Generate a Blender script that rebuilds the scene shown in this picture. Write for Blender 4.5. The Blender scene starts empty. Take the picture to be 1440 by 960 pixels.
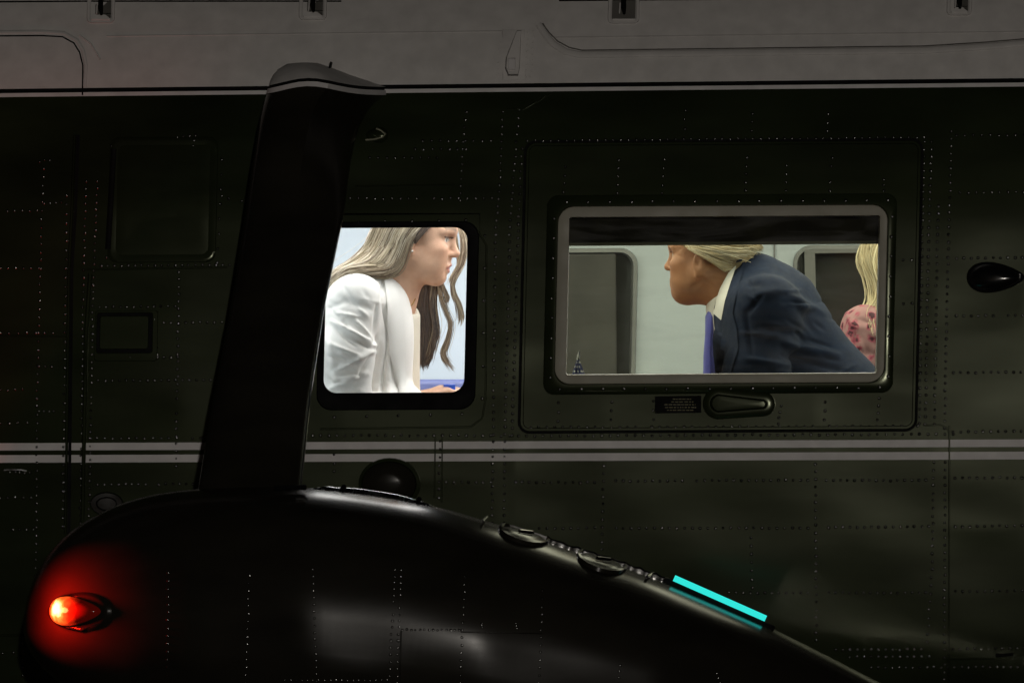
import bpy, bmesh, math, random
import numpy as np
from mathutils import Vector, Matrix, Quaternion
from mathutils.bvhtree import BVHTree
random.seed(7); RNG = np.random.default_rng(7)
S = bpy.context.scene
C = S.collection

# ------------------------------------------------------------------ camera, sky, sun, exposure
D = 25.0                                   # metres from the lens to the helicopter's flank
cam_d = bpy.data.cameras.new('camera'); cam = bpy.data.objects.new('camera', cam_d); C.objects.link(cam)
cam.location = (0, -D, 0); cam.rotation_euler = (math.radians(90), 0, 0)
cam_d.sensor_width = 36; cam_d.lens = 36 * D / 2.4; cam_d.clip_start = 0.5; cam_d.clip_end = 3000
S.camera = cam

SUN_AZ, SUN_EL = math.radians(3.5), math.radians(5.5)       # a low floodlight-like key from behind the camera, to its right
sd = Vector((math.sin(SUN_AZ) * math.cos(SUN_EL), -math.cos(SUN_AZ) * math.cos(SUN_EL), math.sin(SUN_EL)))
W = bpy.data.worlds.new('World'); S.world = W; W.use_nodes = True
wn = W.node_tree.nodes; wl = W.node_tree.links; wn.clear()
sky = wn.new('ShaderNodeTexSky'); sky.sky_type = 'NISHITA'; sky.sun_disc = False
sky.sun_elevation = SUN_EL; sky.sun_rotation = math.pi - SUN_AZ
bg = wn.new('ShaderNodeBackground'); bg.inputs[1].default_value = 0.0006
wo = wn.new('ShaderNodeOutputWorld'); wl.new(sky.outputs[0], bg.inputs[0]); wl.new(bg.outputs[0], wo.inputs[0])
sl = bpy.data.lights.new('sun', 'SUN'); sun = bpy.data.objects.new('sun', sl); C.objects.link(sun)
sl.energy = 0.42; sl.angle = math.radians(0.5); sl.color = (1.0, 0.93, 0.84)
sun.rotation_euler = (-sd).to_track_quat('-Z', 'Y').to_euler()
S.view_settings.view_transform = 'Standard'; S.view_settings.look = 'None'
S.view_settings.exposure = 0; S.view_settings.gamma = 1; S.view_settings.use_curve_mapping = False

# ------------------------------------------------------------------ helpers
def P(px, py, y=0.0):                      # photograph measure at depth y -> metres (600 px per metre on the flank)
    k = (D + y) / D / 600.0
    return np.array([(px - 720) * k, y, (480 - py) * k])
def V(px, py, y=0.0): return Vector(P(px, py, y))

def link(o, parent=None):
    C.objects.link(o)
    if parent is not None:
        o.parent = parent; o.matrix_parent_inverse = Matrix.Translation(-Vector(parent.location))
    return o
def mk(name, vs, fs, m, parent=None, smooth=True, cols=None, kind=None):
    me = bpy.data.meshes.new(name)
    me.from_pydata([tuple(map(float, v)) for v in vs], [], [tuple(map(int, f)) for f in fs]); me.update()
    if smooth: me.polygons.foreach_set('use_smooth', [True] * len(me.polygons))
    if cols is not None:
        a = me.color_attributes.new('Col', 'FLOAT_COLOR', 'POINT')
        cc = np.ones((len(vs), 4), np.float32); cc[:, :3] = cols; a.data.foreach_set('color', cc.ravel())
    me.validate(); me.update(calc_edges=True)
    if smooth: me.set_sharp_from_angle(angle=math.radians(38))
    me.materials.append(m)
    o = bpy.data.objects.new(name, me); link(o, parent)
    if kind: o['kind'] = kind
    return o
def tag(o, label, cat, group=None, kind=None):
    o['label'] = label; o['category'] = cat
    if group: o['group'] = group
    if kind: o['kind'] = kind
    return o
def empty(name, loc):
    o = bpy.data.objects.new(name, None); o.location = loc; o.empty_display_size = .1; C.objects.link(o); return o
class MB:
    def __init__(s): s.v = []; s.f = []
    def add(s, vs, fs):
        n = len(s.v); s.v += [tuple(v) for v in vs]; s.f += [tuple(i + n for i in f) for f in fs]
    def box(s, lo, hi):
        x0, y0, z0 = lo; x1, y1, z1 = hi
        s.add([(x0,y0,z0),(x1,y0,z0),(x1,y1,z0),(x0,y1,z0),(x0,y0,z1),(x1,y0,z1),(x1,y1,z1),(x0,y1,z1)],
              [(0,3,2,1),(4,5,6,7),(0,1,5,4),(1,2,6,5),(2,3,7,6),(3,0,4,7)])
    def tube(s, pts, rads, n=8, flat=None, closed=False):
        pts = [Vector(p) for p in pts]; m = len(pts)
        if not hasattr(rads, '__len__'): rads = [rads] * m
        vs = []; up = None
        for i, p in enumerate(pts):
            a = pts[(i - 1) % m] if (i or closed) else p; b = pts[(i + 1) % m] if (i < m - 1 or closed) else p
            t = (b - a); t = t.normalized() if t.length > 1e-9 else Vector((0, 0, 1))
            if up is None: up = Vector((0, 1, 0)) if abs(t.y) < .9 else Vector((1, 0, 0))
            u = (up - t * up.dot(t)).normalized(); up = u; w = t.cross(u)
            for k in range(n):
                an = 2 * math.pi * k / n
                vs.append(p + (u * math.cos(an) * (flat or 1) + w * math.sin(an)) * rads[i])
        fs = [(i * n + k, i * n + (k + 1) % n, ((i + 1) % m) * n + (k + 1) % n, ((i + 1) % m) * n + k)
              for i in range(m if closed else m - 1) for k in range(n)]
        if not closed: fs += [tuple(range(n))[::-1], tuple((m - 1) * n + k for k in range(n))]
        s.add(vs, fs)
    def build(s, name, m, parent=None, smooth=False, kind=None): return mk(name, s.v, s.f, m, parent, smooth, kind=kind)

def bevel(o, w=.004, seg=2):
    b = o.modifiers.new('bevel', 'BEVEL'); b.width = w; b.segments = seg; b.limit_method = 'ANGLE'; return o

# ------------------------------------------------------------------ materials
def mat(name, col, rough=.5, metal=0, spec=.5, var=.15, vscale=8, rvar=.1, bump=.0, bscale=60, coat=0, sheen=0, attr=False, stretch=None, emit=None, estr=0):
    m = bpy.data.materials.new(name); m.use_nodes = True; nt = m.node_tree; b = nt.nodes['Principled BSDF']; L = nt.links.new
    tc = nt.nodes.new('ShaderNodeTexCoord'); mp = nt.nodes.new('ShaderNodeMapping'); L(tc.outputs['Object'], mp.inputs[0])
    if stretch: mp.inputs['Scale'].default_value = stretch
    no = nt.nodes.new('ShaderNodeTexNoise'); no.inputs['Scale'].default_value = vscale; no.inputs['Detail'].default_value = 5
    L(mp.outputs[0], no.inputs['Vector'])
    mr = nt.nodes.new('ShaderNodeMapRange'); L(no.outputs[0], mr.inputs[0])
    mr.inputs[1].default_value = .25; mr.inputs[2].default_value = .75
    mr.inputs[3].default_value = 1 - var; mr.inputs[4].default_value = 1 + var
    mx = nt.nodes.new('ShaderNodeMix'); mx.data_type = 'RGBA'; mx.blend_type = 'MULTIPLY'; mx.inputs['Factor'].default_value = 1
    if attr:
        at = nt.nodes.new('ShaderNodeVertexColor'); at.layer_name = 'Col'; L(at.outputs[0], mx.inputs['A'])
    else: mx.inputs['A'].default_value = (*col, 1)
    L(mr.outputs[0], mx.inputs['B']); L(mx.outputs['Result'], b.inputs['Base Color'])
    n2 = nt.nodes.new('ShaderNodeTexNoise'); n2.inputs['Scale'].default_value = vscale * 2.3; n2.inputs['Detail'].default_value = 4
    L(mp.outputs[0], n2.inputs['Vector'])
    r2 = nt.nodes.new('ShaderNodeMapRange'); L(n2.outputs[0], r2.inputs[0]); r2.inputs[1].default_value = .3; r2.inputs[2].default_value = .7
    r2.inputs[3].default_value = max(rough - rvar, .03); r2.inputs[4].default_value = min(rough + rvar, 1); L(r2.outputs[0], b.inputs['Roughness'])
    b.inputs['Metallic'].default_value = metal; b.inputs['Specular IOR Level'].default_value = spec
    b.inputs['Coat Weight'].default_value = coat; b.inputs['Sheen Weight'].default_value = sheen
    if bump:
        n3 = nt.nodes.new('ShaderNodeTexNoise'); n3.inputs['Scale'].default_value = bscale; n3.inputs['Detail'].default_value = 3
        L(mp.outputs[0], n3.inputs['Vector'])
        bp = nt.nodes.new('ShaderNodeBump'); bp.inputs['Strength'].default_value = bump; bp.inputs['Distance'].default_value = .002
        L(n3.outputs[0], bp.inputs['Height']); L(bp.outputs[0], b.inputs['Normal'])
    if emit: b.inputs['Emission Color'].default_value = (*emit, 1); b.inputs['Emission Strength'].default_value = estr
    return m
M = {}
M['green'] = mat('dark_green_gloss_paint', (.0140, .0190, .0080), .18, var=.5, vscale=5, rvar=.010, bump=.03, bscale=9, stretch=(.45, 1, 1.5), spec=.30)
M['green'].node_tree.nodes['Principled BSDF'].inputs['Specular Tint'].default_value = (.92, 1, .72, 1)  # highlight tint, like the green patches above, stands in for reflected lawn
M['sponson'] = mat('sponson_gloss_paint', (.015, .0135, .010), .225, var=.35, vscale=7, rvar=.02, bump=.08, bscale=13, spec=.11, stretch=(.5, 1, 1.3))
M['black'] = mat('black_gloss_paint', (.005, .005, .005), .16, var=.2, rvar=.05)
M['black'].node_tree.nodes['Principled BSDF'].inputs['IOR'].default_value = 1.8
M['rubber'] = mat('black_seal', (.0022, .0022, .0022), .7, var=.2, spec=.12)
M['roof'] = mat('grey_white_roof_paint', (.565, .545, .53), .62, var=.10, vscale=22, rvar=.08, bump=.12, bscale=220, spec=.3)
M['roofdark'] = mat('worn_roof_metal', (.11, .105, .095), .5, var=.3)
M['stripe'] = mat('white_stripe_paint', (.62, .60, .60), .5, var=.10, vscale=20, rvar=.08, spec=.3)
M['tan'] = mat('tan_window_trim', (.30, .285, .23), .5, var=.10, vscale=10, spec=.3)
M['steel'] = mat('bright_steel', (.55, .56, .58), .25, metal=1, var=.15, vscale=30)
M['chrome'] = mat('polished_steel', (.8, .8, .82), .12, metal=1, var=.1)
M['wall'] = mat('cabin_wall_panel', (.50, .57, .615), .55, var=.02, vscale=3, rvar=.05)
M['ceil'] = mat('cabin_ceiling_panel', (.74, .75, .76), .6, var=.03, vscale=5)
M['carpet'] = mat('cabin_carpet', (.05, .06, .10), .95, var=.3, vscale=120, bump=.4, bscale=300)
M['far_frame'] = mat('grey_window_frame', (.20, .21, .21), .45, var=.1)
M['far_frame2'] = mat('pale_shade_frame', (.16, .165, .16), .5, var=.1)
M['far_pane'] = mat('night_pane', (.03, .032, .03), .12, var=.5, vscale=3)
M['curtain'] = mat('grey_shade', (.060, .060, .055), .8, var=.2, vscale=9)
M['blind'] = mat('black_blind', (.010, .008, .007), .7, var=.2)
M['blue_seat'] = mat('blue_seat_leather', (.115, .14, .31), .5, var=.1, vscale=14, bump=.2, bscale=150)
M['seat'] = mat('tan_seat_leather', (.30, .26, .2), .5, var=.1, vscale=14, bump=.2, bscale=150)
M['wood'] = mat('table_veneer', (.14, .07, .03), .35, var=.35, vscale=9, stretch=(1, 8, 8))
M['white_wool'] = mat('white_jacket_wool', (.83, .83, .80), .75, var=.015, vscale=40, rvar=.05, bump=.15, bscale=700, sheen=.15, spec=.25)
M['cream'] = mat('cream_knit_top', (.72, .69, .58), .8, var=.03, vscale=40, bump=.2, bscale=600, spec=.2)
M['navy'] = mat('navy_suit_wool', (.013, .024, .058), .8, var=.18, vscale=30, bump=.25, bscale=600, sheen=.03, spec=.15)
M['shirt'] = mat('white_shirt_cotton', (.80, .80, .78), .7, var=.02, vscale=40, spec=.3)
M['tie'] = mat('blue_silk_tie', (.11, .12, .55), .4, var=.12, vscale=120, stretch=(1, 1, .5))
M['skin'] = mat('skin', (.6, .4, .3), .46, var=.11, vscale=34, rvar=.10, bump=.22, bscale=420, attr=True, spec=.35)
M['skin'].node_tree.nodes['Principled BSDF'].inputs['Subsurface Weight'].default_value = .06
M['skin'].node_tree.nodes['Principled BSDF'].inputs['Subsurface Radius'].default_value = (.012, .005, .003)
M['skin'].node_tree.nodes['Principled BSDF'].inputs['Subsurface Scale'].default_value = .5
M['hair'] = mat('hair', (.5, .4, .3), .42, var=.08, vscale=60, attr=True, spec=.4)
M['gold'] = mat('gold', (.75, .52, .22), .25, metal=1, var=.05)
M['pearl'] = mat('pearl', (.85, .82, .78), .15, var=.02)
M['cap_blue'] = mat('blue_plastic', (.02, .10, .62), .35, var=.05)
M['dark_shoe'] = mat('dark_leather', (.02, .018, .016), .3, var=.2)
M['flag'] = mat('flag', (.03, .04, .14), .7, var=.1, attr=True)
M['ground'] = mat('night_lawn', (.035, .055, .02), .95, var=.5, vscale=2.5, bump=.6, bscale=40)
M['tyre'] = mat('tyre_rubber', (.02, .02, .02), .85, var=.2)

def pane_mat(name, tint, refl=.05, streak=0.0):
    m = bpy.data.materials.new(name); m.use_nodes = True; nt = m.node_tree; nt.nodes.clear(); L = nt.links.new
    o = nt.nodes.new('ShaderNodeOutputMaterial'); t = nt.nodes.new('ShaderNodeBsdfTransparent'); t.inputs[0].default_value = (*tint, 1)
    g = nt.nodes.new('ShaderNodeBsdfGlossy'); g.inputs['Roughness'].default_value = .05
    x = nt.nodes.new('ShaderNodeMixShader'); x.inputs[0].default_value = refl
    L(t.outputs[0], x.inputs[1]); L(g.outputs[0], x.inputs[2])
    last = x
    if streak:                               # fine scuffs on the acrylic, plus pale haze standing in for streaky reflections
        tc = nt.nodes.new('ShaderNodeTexCoord'); mp = nt.nodes.new('ShaderNodeMapping'); mp.inputs['Scale'].default_value = (1.6, 1, 9)
        mp.inputs['Rotation'].default_value = (0, .12, 0)
        no = nt.nodes.new('ShaderNodeTexNoise'); no.inputs['Scale'].default_value = 3; no.inputs['Detail'].default_value = 7; no.inputs['Distortion'].default_value = 1.2
        L(tc.outputs['Object'], mp.inputs[0]); L(mp.outputs[0], no.inputs['Vector'])
        mr = nt.nodes.new('ShaderNodeMapRange'); L(no.outputs[0], mr.inputs[0]); mr.inputs[1].default_value = .42; mr.inputs[2].default_value = .72
        mr.inputs[3].default_value = streak * .12; mr.inputs[4].default_value = streak
        d = nt.nodes.new('ShaderNodeBsdfDiffuse'); d.inputs[0].default_value = (.8, .8, .8, 1)
        y = nt.nodes.new('ShaderNodeMixShader'); L(mr.outputs[0], y.inputs[0]); L(x.outputs[0], y.inputs[1]); L(d.outputs[0], y.inputs[2]); last = y
    L(last.outputs[0], o.inputs[0]); return m
M['pane_clear'] = pane_mat('clear_pane', (.97, .98, .98), .03)
M['pane_tint'] = pane_mat('tinted_pane', (.48, .49, .365), .04, .085)
M['lens_red'] = pane_mat('red_lens', (1, .16, .05), .08)
def emis(name, col, s):
    m = bpy.data.materials.new(name); m.use_nodes = True; nt = m.node_tree; nt.nodes.clear()
    o = nt.nodes.new('ShaderNodeOutputMaterial'); e = nt.nodes.new('ShaderNodeEmission'); e.inputs[0].default_value = (*col, 1); e.inputs[1].default_value = s
    nt.links.new(e.outputs[0], o.inputs[0]); return m
M['ceiling_lamp'] = emis('lit_diffuser', (1, .97, .93), 6.0)
M['cyan'] = emis('cyan_electroluminescent', (.035, .80, .72), 1.0)
M['bulb'] = emis('lit_filament', (1, .80, .45), 45)
M['glow'] = emis('lit_reflector', (1, .35, .10), 1.0)
_nt = M['glow'].node_tree; _n = _nt.nodes.new('ShaderNodeTexNoise'); _n.inputs['Scale'].default_value = 70; _m = _nt.nodes.new('ShaderNodeMath'); _m.operation = 'POWER'; _m.inputs[1].default_value = 3.0
_k2 = _nt.nodes.new('ShaderNodeMath'); _k2.operation = 'MULTIPLY'; _k2.inputs[1].default_value = 14.0
_nt.links.new(_n.outputs[0], _m.inputs[0]); _nt.links.new(_m.outputs[0], _k2.inputs[0]); _nt.links.new(_k2.outputs[0], _nt.nodes['Emission'].inputs[1])

# ------------------------------------------------------------------ ground
g = mk('ground', [(-400, -400, -1.78), (400, -400, -1.78), (400, 400, -1.78), (-400, 400, -1.78)], [(0, 1, 2, 3)], M['ground'], smooth=False)
g['kind'] = 'structure'

# ------------------------------------------------------------------ helicopter flank
heli = empty('helicopter', (0, 0, -1.78))
tag(heli, 'dark green military helicopter with white stripes and grey roof, cabin windows lit', 'helicopter')

_pz = np.array([-1.2, -1.0, -.85, -.7, -.5, -.3, -.1, .1, .3, .45, .585, .65, .72, .80, .9, 1.0, 1.1, 1.15])
_py = np.array([.36, .10, .020, .003, -.002, .000, .008, .022, .042, .068, .100, .128, .170, .235, .34, .48, .75, 1.02])
_zz = np.linspace(-1.25, 1.2, 981); _yy = np.interp(_zz, _pz, _py)
_k = np.hanning(65); _k /= _k.sum(); _yy = np.convolve(np.pad(_yy, 32, mode='edge'), _k, 'valid')
_wv = [(RNG.choice((-1, 1)) * RNG.uniform(3, 16), RNG.uniform(12, 44), RNG.uniform(0, 6.28), RNG.uniform(.25, 1)) for _ in range(18)]
def wave(x, z):
    s = 0
    for a, b, p, w in _wv: s = s + w * np.sin(a * x + b * z + p) / (abs(a) + b)
    return s * .0045 * (1 + .6 * np.clip((-.15 - z) / .3, 0, 1))
_cx = np.array([-2.3, -1.75, -1.35, -1.12, -1.0, -.78, -.40, -.03, .0, .215, .71, .99, 1.2, 1.6, 2.3]); _cz = np.array([-1.3, -.93, -.735, -.59, -.437, -.325, -.22, -.11, .02, .17, .35, .48, .60, 1.3])
_ca = RNG.uniform(-.0011, .0011, (len(_cx), len(_cz))) + .0004; _ct = RNG.normal(0, .35, (len(_cx), len(_cz), 2))
def buckle(x, z):
    i = np.clip(np.searchsorted(_cx, x) - 1, 0, len(_cx) - 2); j = np.clip(np.searchsorted(_cz, z) - 1, 0, len(_cz) - 2)
    u = (x - _cx[i]) / (_cx[i + 1] - _cx[i]); v = (z - _cz[j]) / (_cz[j + 1] - _cz[j]); sz = np.minimum(1, np.minimum(_cx[i + 1] - _cx[i], _cz[j + 1] - _cz[j]) / .12)
    return _ca[i, j] * sz * np.sin(np.pi * u) * np.sin(np.pi * v) * (1 + _ct[i, j, 0] * (u - .5) * 2 + _ct[i, j, 1] * (v - .5) * 2) * (z < .59)
def ysurf(x, z, wavy=True):
    y = np.interp(z, _zz, _yy) - .06 * x + .10 * np.clip(-.75 - x, 0, None) ** 2
    return y + (wave(x, z) + buckle(x, z) if wavy else 0)
def slope(v): return .0042 + (v + .25) / .85 * .0048
def pv(py, px=720):                        # picture row at the middle -> flank height
    return (480 - py) / 600
def on_skin(px, py, off=0.0):              # point of the flank seen at a picture point, moved off the skin by off (+ is outwards)
    p = P(px, py, 0.0)
    for _ in range(3):
        y = float(ysurf(p[0], p[2])); p = P(px, py, y)
    p[1] -= off; return p

HOLES = [(450, 315, 663, 559), (790, 297, 1241, 533)]
def flank(name, v0, v1, m, holes=True, off=0.0, x0=-2.2, x1=2.2, step=.0125):
    xs = list(np.arange(x0, x1 + 1e-6, step)); vs_ = list(np.linspace(v0, v1, max(2, int(round((v1 - v0) / step)) + 1)))
    hs = [P(a, b)[[0, 2]].tolist() + P(c, d)[[0, 2]].tolist() for a, b, c, d in HOLES] if holes else []
    for (a, t, c, bt) in hs:
        for q in (a, c): xs[int(np.argmin(np.abs(np.array(xs) - q)))] = q
        for q in (t, bt): vs_[int(np.argmin(np.abs(np.array(vs_) - q)))] = q
    xs = np.array(xs); vv = np.array(vs_)
    X, Vv = np.meshgrid(xs, vv); Z = Vv + X * slope(Vv); Y = ysurf(X, Z) - off
    nx = len(xs); vs = np.stack([X, Y, Z], -1).reshape(-1, 3); fs = []
    for j in range(len(vv) - 1):
        for i in range(nx - 1):
            xc = (xs[i] + xs[i + 1]) / 2; vc = (vv[j] + vv[j + 1]) / 2
            if any(a < xc < c and b < vc < t for (a, t, c, b) in hs): continue
            fs.append((j * nx + i, j * nx + i + 1, (j + 1) * nx + i + 1, (j + 1) * nx + i))
    return mk(name, vs, fs, m, heli)
flank('fuselage_skin', -1.2, .5870, M['green'])
flank('roof_stripe', .5870, .5963, M['stripe'], False, .002)
flank('roof_seal', .5963, .6065, M['rubber'], False, -.004)
flank('roof_skin', .6065, 1.10, M['roof'], False, .003)
# stripes along the flank, behind the strut they run on
for (a, b) in ((620.2, 630.6), (637.2, 648.0)):
    flank('side_stripe', pv(b), pv(a), M['stripe'], False, .0016)

# ---- conformal tools on the flank
def skew(px, py, cx=1010, cy=420): return (px - .0225 * (py - cy), py - .006 * (px - cx))
def rrect(x0, y0, x1, y1, r, n=8, sk=None):
    pts = []
    for cx, cy, a0 in ((x1 - r, y0 + r, -90), (x1 - r, y1 - r, 0), (x0 + r, y1 - r, 90), (x0 + r, y0 + r, 180)):
        for k in range(n + 1):
            a = math.radians(a0 + 90 * k / n); pts.append((cx + r * math.cos(a), cy + r * math.sin(a)))
    out = []                                # straight runs are cut so the ring follows the curved flank
    for i, p in enumerate(pts):
        q = pts[(i + 1) % len(pts)]; out.append(p)
        L = math.hypot(q[0] - p[0], q[1] - p[1]); m = int(max(1, 24 if L > 12 else 1))
        for k in range(1, m): out.append((p[0] + (q[0] - p[0]) * k / m, p[1] + (q[1] - p[1]) * k / m))
    return [skew(x, y, *(sk or (1010, 420))) for x, y in out]
def ring(name, loops, m, parent=heli, surf=on_skin, cap=False):
    """loops: list of (list of picture points, height off the skin); same counts; bridged in order"""
    vs = []; fs = []; n = len(loops[0][0])
    for pts, off in loops: vs += [surf(x, y, off) for x, y in pts]
    for k in range(len(loops) - 1):
        for i in range(n):
            j = (i + 1) % n; fs.append((k * n + i, (k + 1) * n + i, (k + 1) * n + j, k * n + j))
    if cap:
        c = np.mean(vs[-n:], axis=0); vs.append(c); b = (len(loops) - 1) * n
        fs += [(b + i, len(vs) - 1, b + (i + 1) % n) for i in range(n)]
    return mk(name, vs, fs, m, parent)
def strip(name, pts, w, h, m, parent=heli, surf=on_skin, rnd=True):
    """a raised strip (lap seam, bead, gap seal) along picture points; w px wide, h m proud"""
    pts = [np.array(p, float) for p in pts]; dense = []
    for a, b in zip(pts[:-1], pts[1:]):
        n = max(2, int(np.linalg.norm(b - a) / 8)); dense += [a + (b - a) * k / n for k in range(n)]
    dense.append(pts[-1]); vs = []; fs = []
    prof = [(-1, -.002), (-.8, h * .6), (-.35, h), (.35, h), (.8, h * .6), (1, -.002)] if rnd else [(-1, -.002), (-1, h), (1, h), (1, -.002)]
    for i, p in enumerate(dense):
        t = dense[min(i + 1, len(dense) - 1)] - dense[max(i - 1, 0)]; t = t / (np.linalg.norm(t) + 1e-9); nrm = np.array([-t[1], t[0]])
        for s_, o_ in prof:
            q = p + nrm * s_ * w / 2; vs.append(surf(q[0], q[1], o_))
    k = len(prof)
    for i in range(len(dense) - 1):
        for j in range(k - 1): fs.append((i * k + j, i * k + j + 1, (i + 1) * k + j + 1, (i + 1) * k + j))
    fs += [tuple(range(k)), tuple((len(dense) - 1) * k + j for j in range(k))[::-1]]
    return mk(name, vs, fs, m, parent)

# ---- rivets: thousands of domes, joined
def dome(c, nrm, r, h, n=7):
    nrm = Vector(nrm).normalized(); u = nrm.orthogonal().normalized(); w = nrm.cross(u); c = Vector(c); vs = []; fs = []
    for rr, hh in ((1.0, -.0006), (.86, .55), (.5, .9)):
        for k in range(n):
            a = 2 * math.pi * k / n; vs.append(c + (u * math.cos(a) + w * math.sin(a)) * r * rr + nrm * (h * hh if hh > 0 else hh))
    vs.append(c + nrm * h)
    for q in range(2):
        for k in range(n): fs.append((q * n + k, q * n + (k + 1) % n, (q + 1) * n + (k + 1) % n, (q + 1) * n + k))
    for k in range(n): fs.append((2 * n + k, 2 * n + (k + 1) % n, 3 * n))
    return vs, fs
def skin_normal(p, e=.004):
    x, z = p[0], p[2]
    dx = (ysurf(x + e, z) - ysurf(x - e, z)) / (2 * e); dz = (ysurf(x, z + e) - ysurf(x, z - e)) / (2 * e)
    return Vector((dx, -1, dz)).normalized()
def rivet_row(mb, pts, sp, r=.0041, h=.0026, off=0.0, surf=on_skin, nf=skin_normal, skip=.012):
    for a, b in zip(pts[:-1], pts[1:]):
        a = np.array(a, float); b = np.array(b, float); n = max(1, int(round(np.linalg.norm(b - a) / sp)))
        for k in range(n + 1):
            if random.random() < skip: continue
            q = a + (b - a) * k / n + RNG.normal(0, .35, 2); p = surf(q[0], q[1], off)
            if p is None: continue
            n_ = nf(p); n_ = (n_ + Vector(RNG.normal(0, .055, 3))).normalized(); rr = r * random.uniform(.85, 1.12)
            mb.add(*dome(p, n_, rr, h * random.uniform(.8, 1.25)))
ROWS = [
 # forward of the strut
 ([(62, 225), (58, 320), (52, 560), (50, 900)], 11.5), ([(94, 275), (91, 480), (88, 740)], 12.5), ([(121, 255), (117, 400), (113, 735)], 10.5),
 ([(137, 255), (131, 400), (125, 735)], 10), ([(157, 205), (150, 362)], 20), ([(252, 382), (247, 655)], 10.5), ([(10, 296), (52, 296)], 12), ([(62, 286), (86, 284)], 8),
 ([(0, 377), (55, 377)], 12), ([(0, 468), (75, 468)], 12), ([(0, 548), (42, 547)], 12), ([(55, 515), (72, 515)], 8), ([(0, 595), (38, 594)], 12), ([(55, 578), (76, 578)], 8),
 ([(142, 374), (332, 372)], 9.6), ([(140, 432), (246, 430)], 10), ([(144, 503), (250, 502)], 10), ([(230, 454), (312, 453)], 10.5), ([(138, 535), (296, 534)], 10),
 ([(125, 616), (282, 616)], 11), ([(137, 681), (272, 680)], 10), ([(146, 449), (200, 448)], 9.5), ([(14, 664), (42, 664)], 8), ([(18, 745), (46, 744)], 9),
 ([(4, 917), (62, 917)], 14), ([(217, 440), (221, 498)], 10), ([(312, 225), (306, 370)], 22), ([(32, 903), (32, 950)], 13), ([(312, 276), (340, 283)], 11), ([(70, 225), (56, 228)], 14),
 ([(250, 193), (275, 190), (272, 205)], 9), ([(0, 700), (44, 699)], 11),
 # between the strut and the exit panel
 ([(520, 222), (615, 222)], 11.5), ([(585, 210), (655, 210)], 12), ([(595, 198), (690, 198)], 12), ([(656, 158), (651, 200), (647, 282)], 10), ([(492, 279), (692, 279)], 12),
 ([(466, 312), (655, 310)], 42), ([(666, 330), (660, 560)], 46), ([(682, 331), (678, 560)], 46), ([(470, 586), (650, 582)], 44),
 ([(707, 158), (703, 260), (697, 320), (692, 735)], 10.3), ([(731, 155), (726, 200), (717, 320), (710, 600), (709, 735)], 10.3), ([(734, 209), (729, 315), (720, 612)], 10.3),
 ([(428, 612), (690, 612)], 11.5), ([(628, 678), (690, 678)], 10), ([(619, 620), (617, 700)], 11), ([(470, 640), (470, 662)], 10),
 # exit panel and around the wide window
 ([(742, 198), (1300, 193)], 11), ([(795, 235), (793, 270)], 11), ([(870, 225), (868, 272)], 11), ([(934, 225), (931, 272)], 11), ([(1050, 222), (1048, 268)], 11),
 ([(1106, 233), (1105, 268)], 11), ([(1170, 222), (1167, 268)], 11), ([(1243, 252), (1243, 268)], 9), ([(963, 155), (963, 182)], 11), ([(1058, 160), (1057, 184)], 11), ([(1165, 160), (1163, 184)], 11),
 ([(735, 601), (1290, 599)], 11.3), ([(705, 613), (1340, 610)], 11.8), ([(785, 566), (785, 592)], 11), ([(860, 565), (859, 590)], 11), ([(919, 564), (919, 590)], 11),
 ([(1160, 565), (1159, 590)], 11), ([(1236, 560), (1234, 590)], 11), ([(1098, 570), (1094, 596)], 9), ([(741, 230), (733, 585)], 11.4), ([(1270, 365), (1282, 365)], 11), ([(1270, 427), (1282, 427)], 11),
 # aft columns and rows
 ([(1300, 200), (1297, 320), (1293, 596)], 10.4), ([(1310, 200), (1306, 320), (1301, 596)], 10.4), ([(1320, 290), (1318, 330), (1314, 596)], 10.4), ([(1338, 185), (1334, 330), (1328, 602)], 10.4),
 ([(1350, 271), (1440, 270), (1500, 270)], 11), ([(1345, 363), (1500, 362)], 10.5), ([(1345, 444), (1500, 443)], 10.5), ([(1340, 524), (1500, 523)], 10.5), ([(1340, 607), (1500, 605)], 10.5),
 ([(1345, 190), (1500, 190)], 12),
 # below the stripes
 ([(724, 678), (836, 678)], 10.4), ([(866, 676), (1136, 675)], 10.2), ([(1162, 675), (1302, 675)], 10.2), ([(1343, 672), (1500, 671)], 10.2), ([(758, 743), (836, 742)], 10.6),
 ([(866, 742), (1136, 742)], 10.6), ([(1165, 741), (1306, 740)], 10.4), ([(1343, 740), (1500, 738)], 10.3), ([(1025, 833), (1136, 833)], 10), ([(1165, 833), (1302, 833)], 10),
 ([(1343, 831), (1500, 830)], 10.3), ([(849, 655), (846, 772)], 11), ([(1147, 652), (1148, 900)], 11), ([(1313, 650), (1311, 800), (1304, 902)], 11), ([(1329, 650), (1328, 955)], 10.5),
 ([(1056, 755), (1058, 826)], 11), ([(1175, 913), (1296, 912)], 10), ([(1195, 923), (1306, 922)], 10), ([(1225, 938), (1500, 937)], 10), ([(1340, 912), (1500, 910)], 10), ([(760, 810), (880, 812)], 11),
]
mb = MB()
for pts, sp in ROWS: rivet_row(mb, pts, sp)
M['rivet'] = mat('rivet_gloss_paint', (.008, .008, .006), .22, var=.3, rvar=.05)
M['rivet'].node_tree.nodes['Principled BSDF'].inputs['IOR'].default_value = 2.2
mb.build('rivet_rows', M['rivet'], heli, True, 'stuff')

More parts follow.
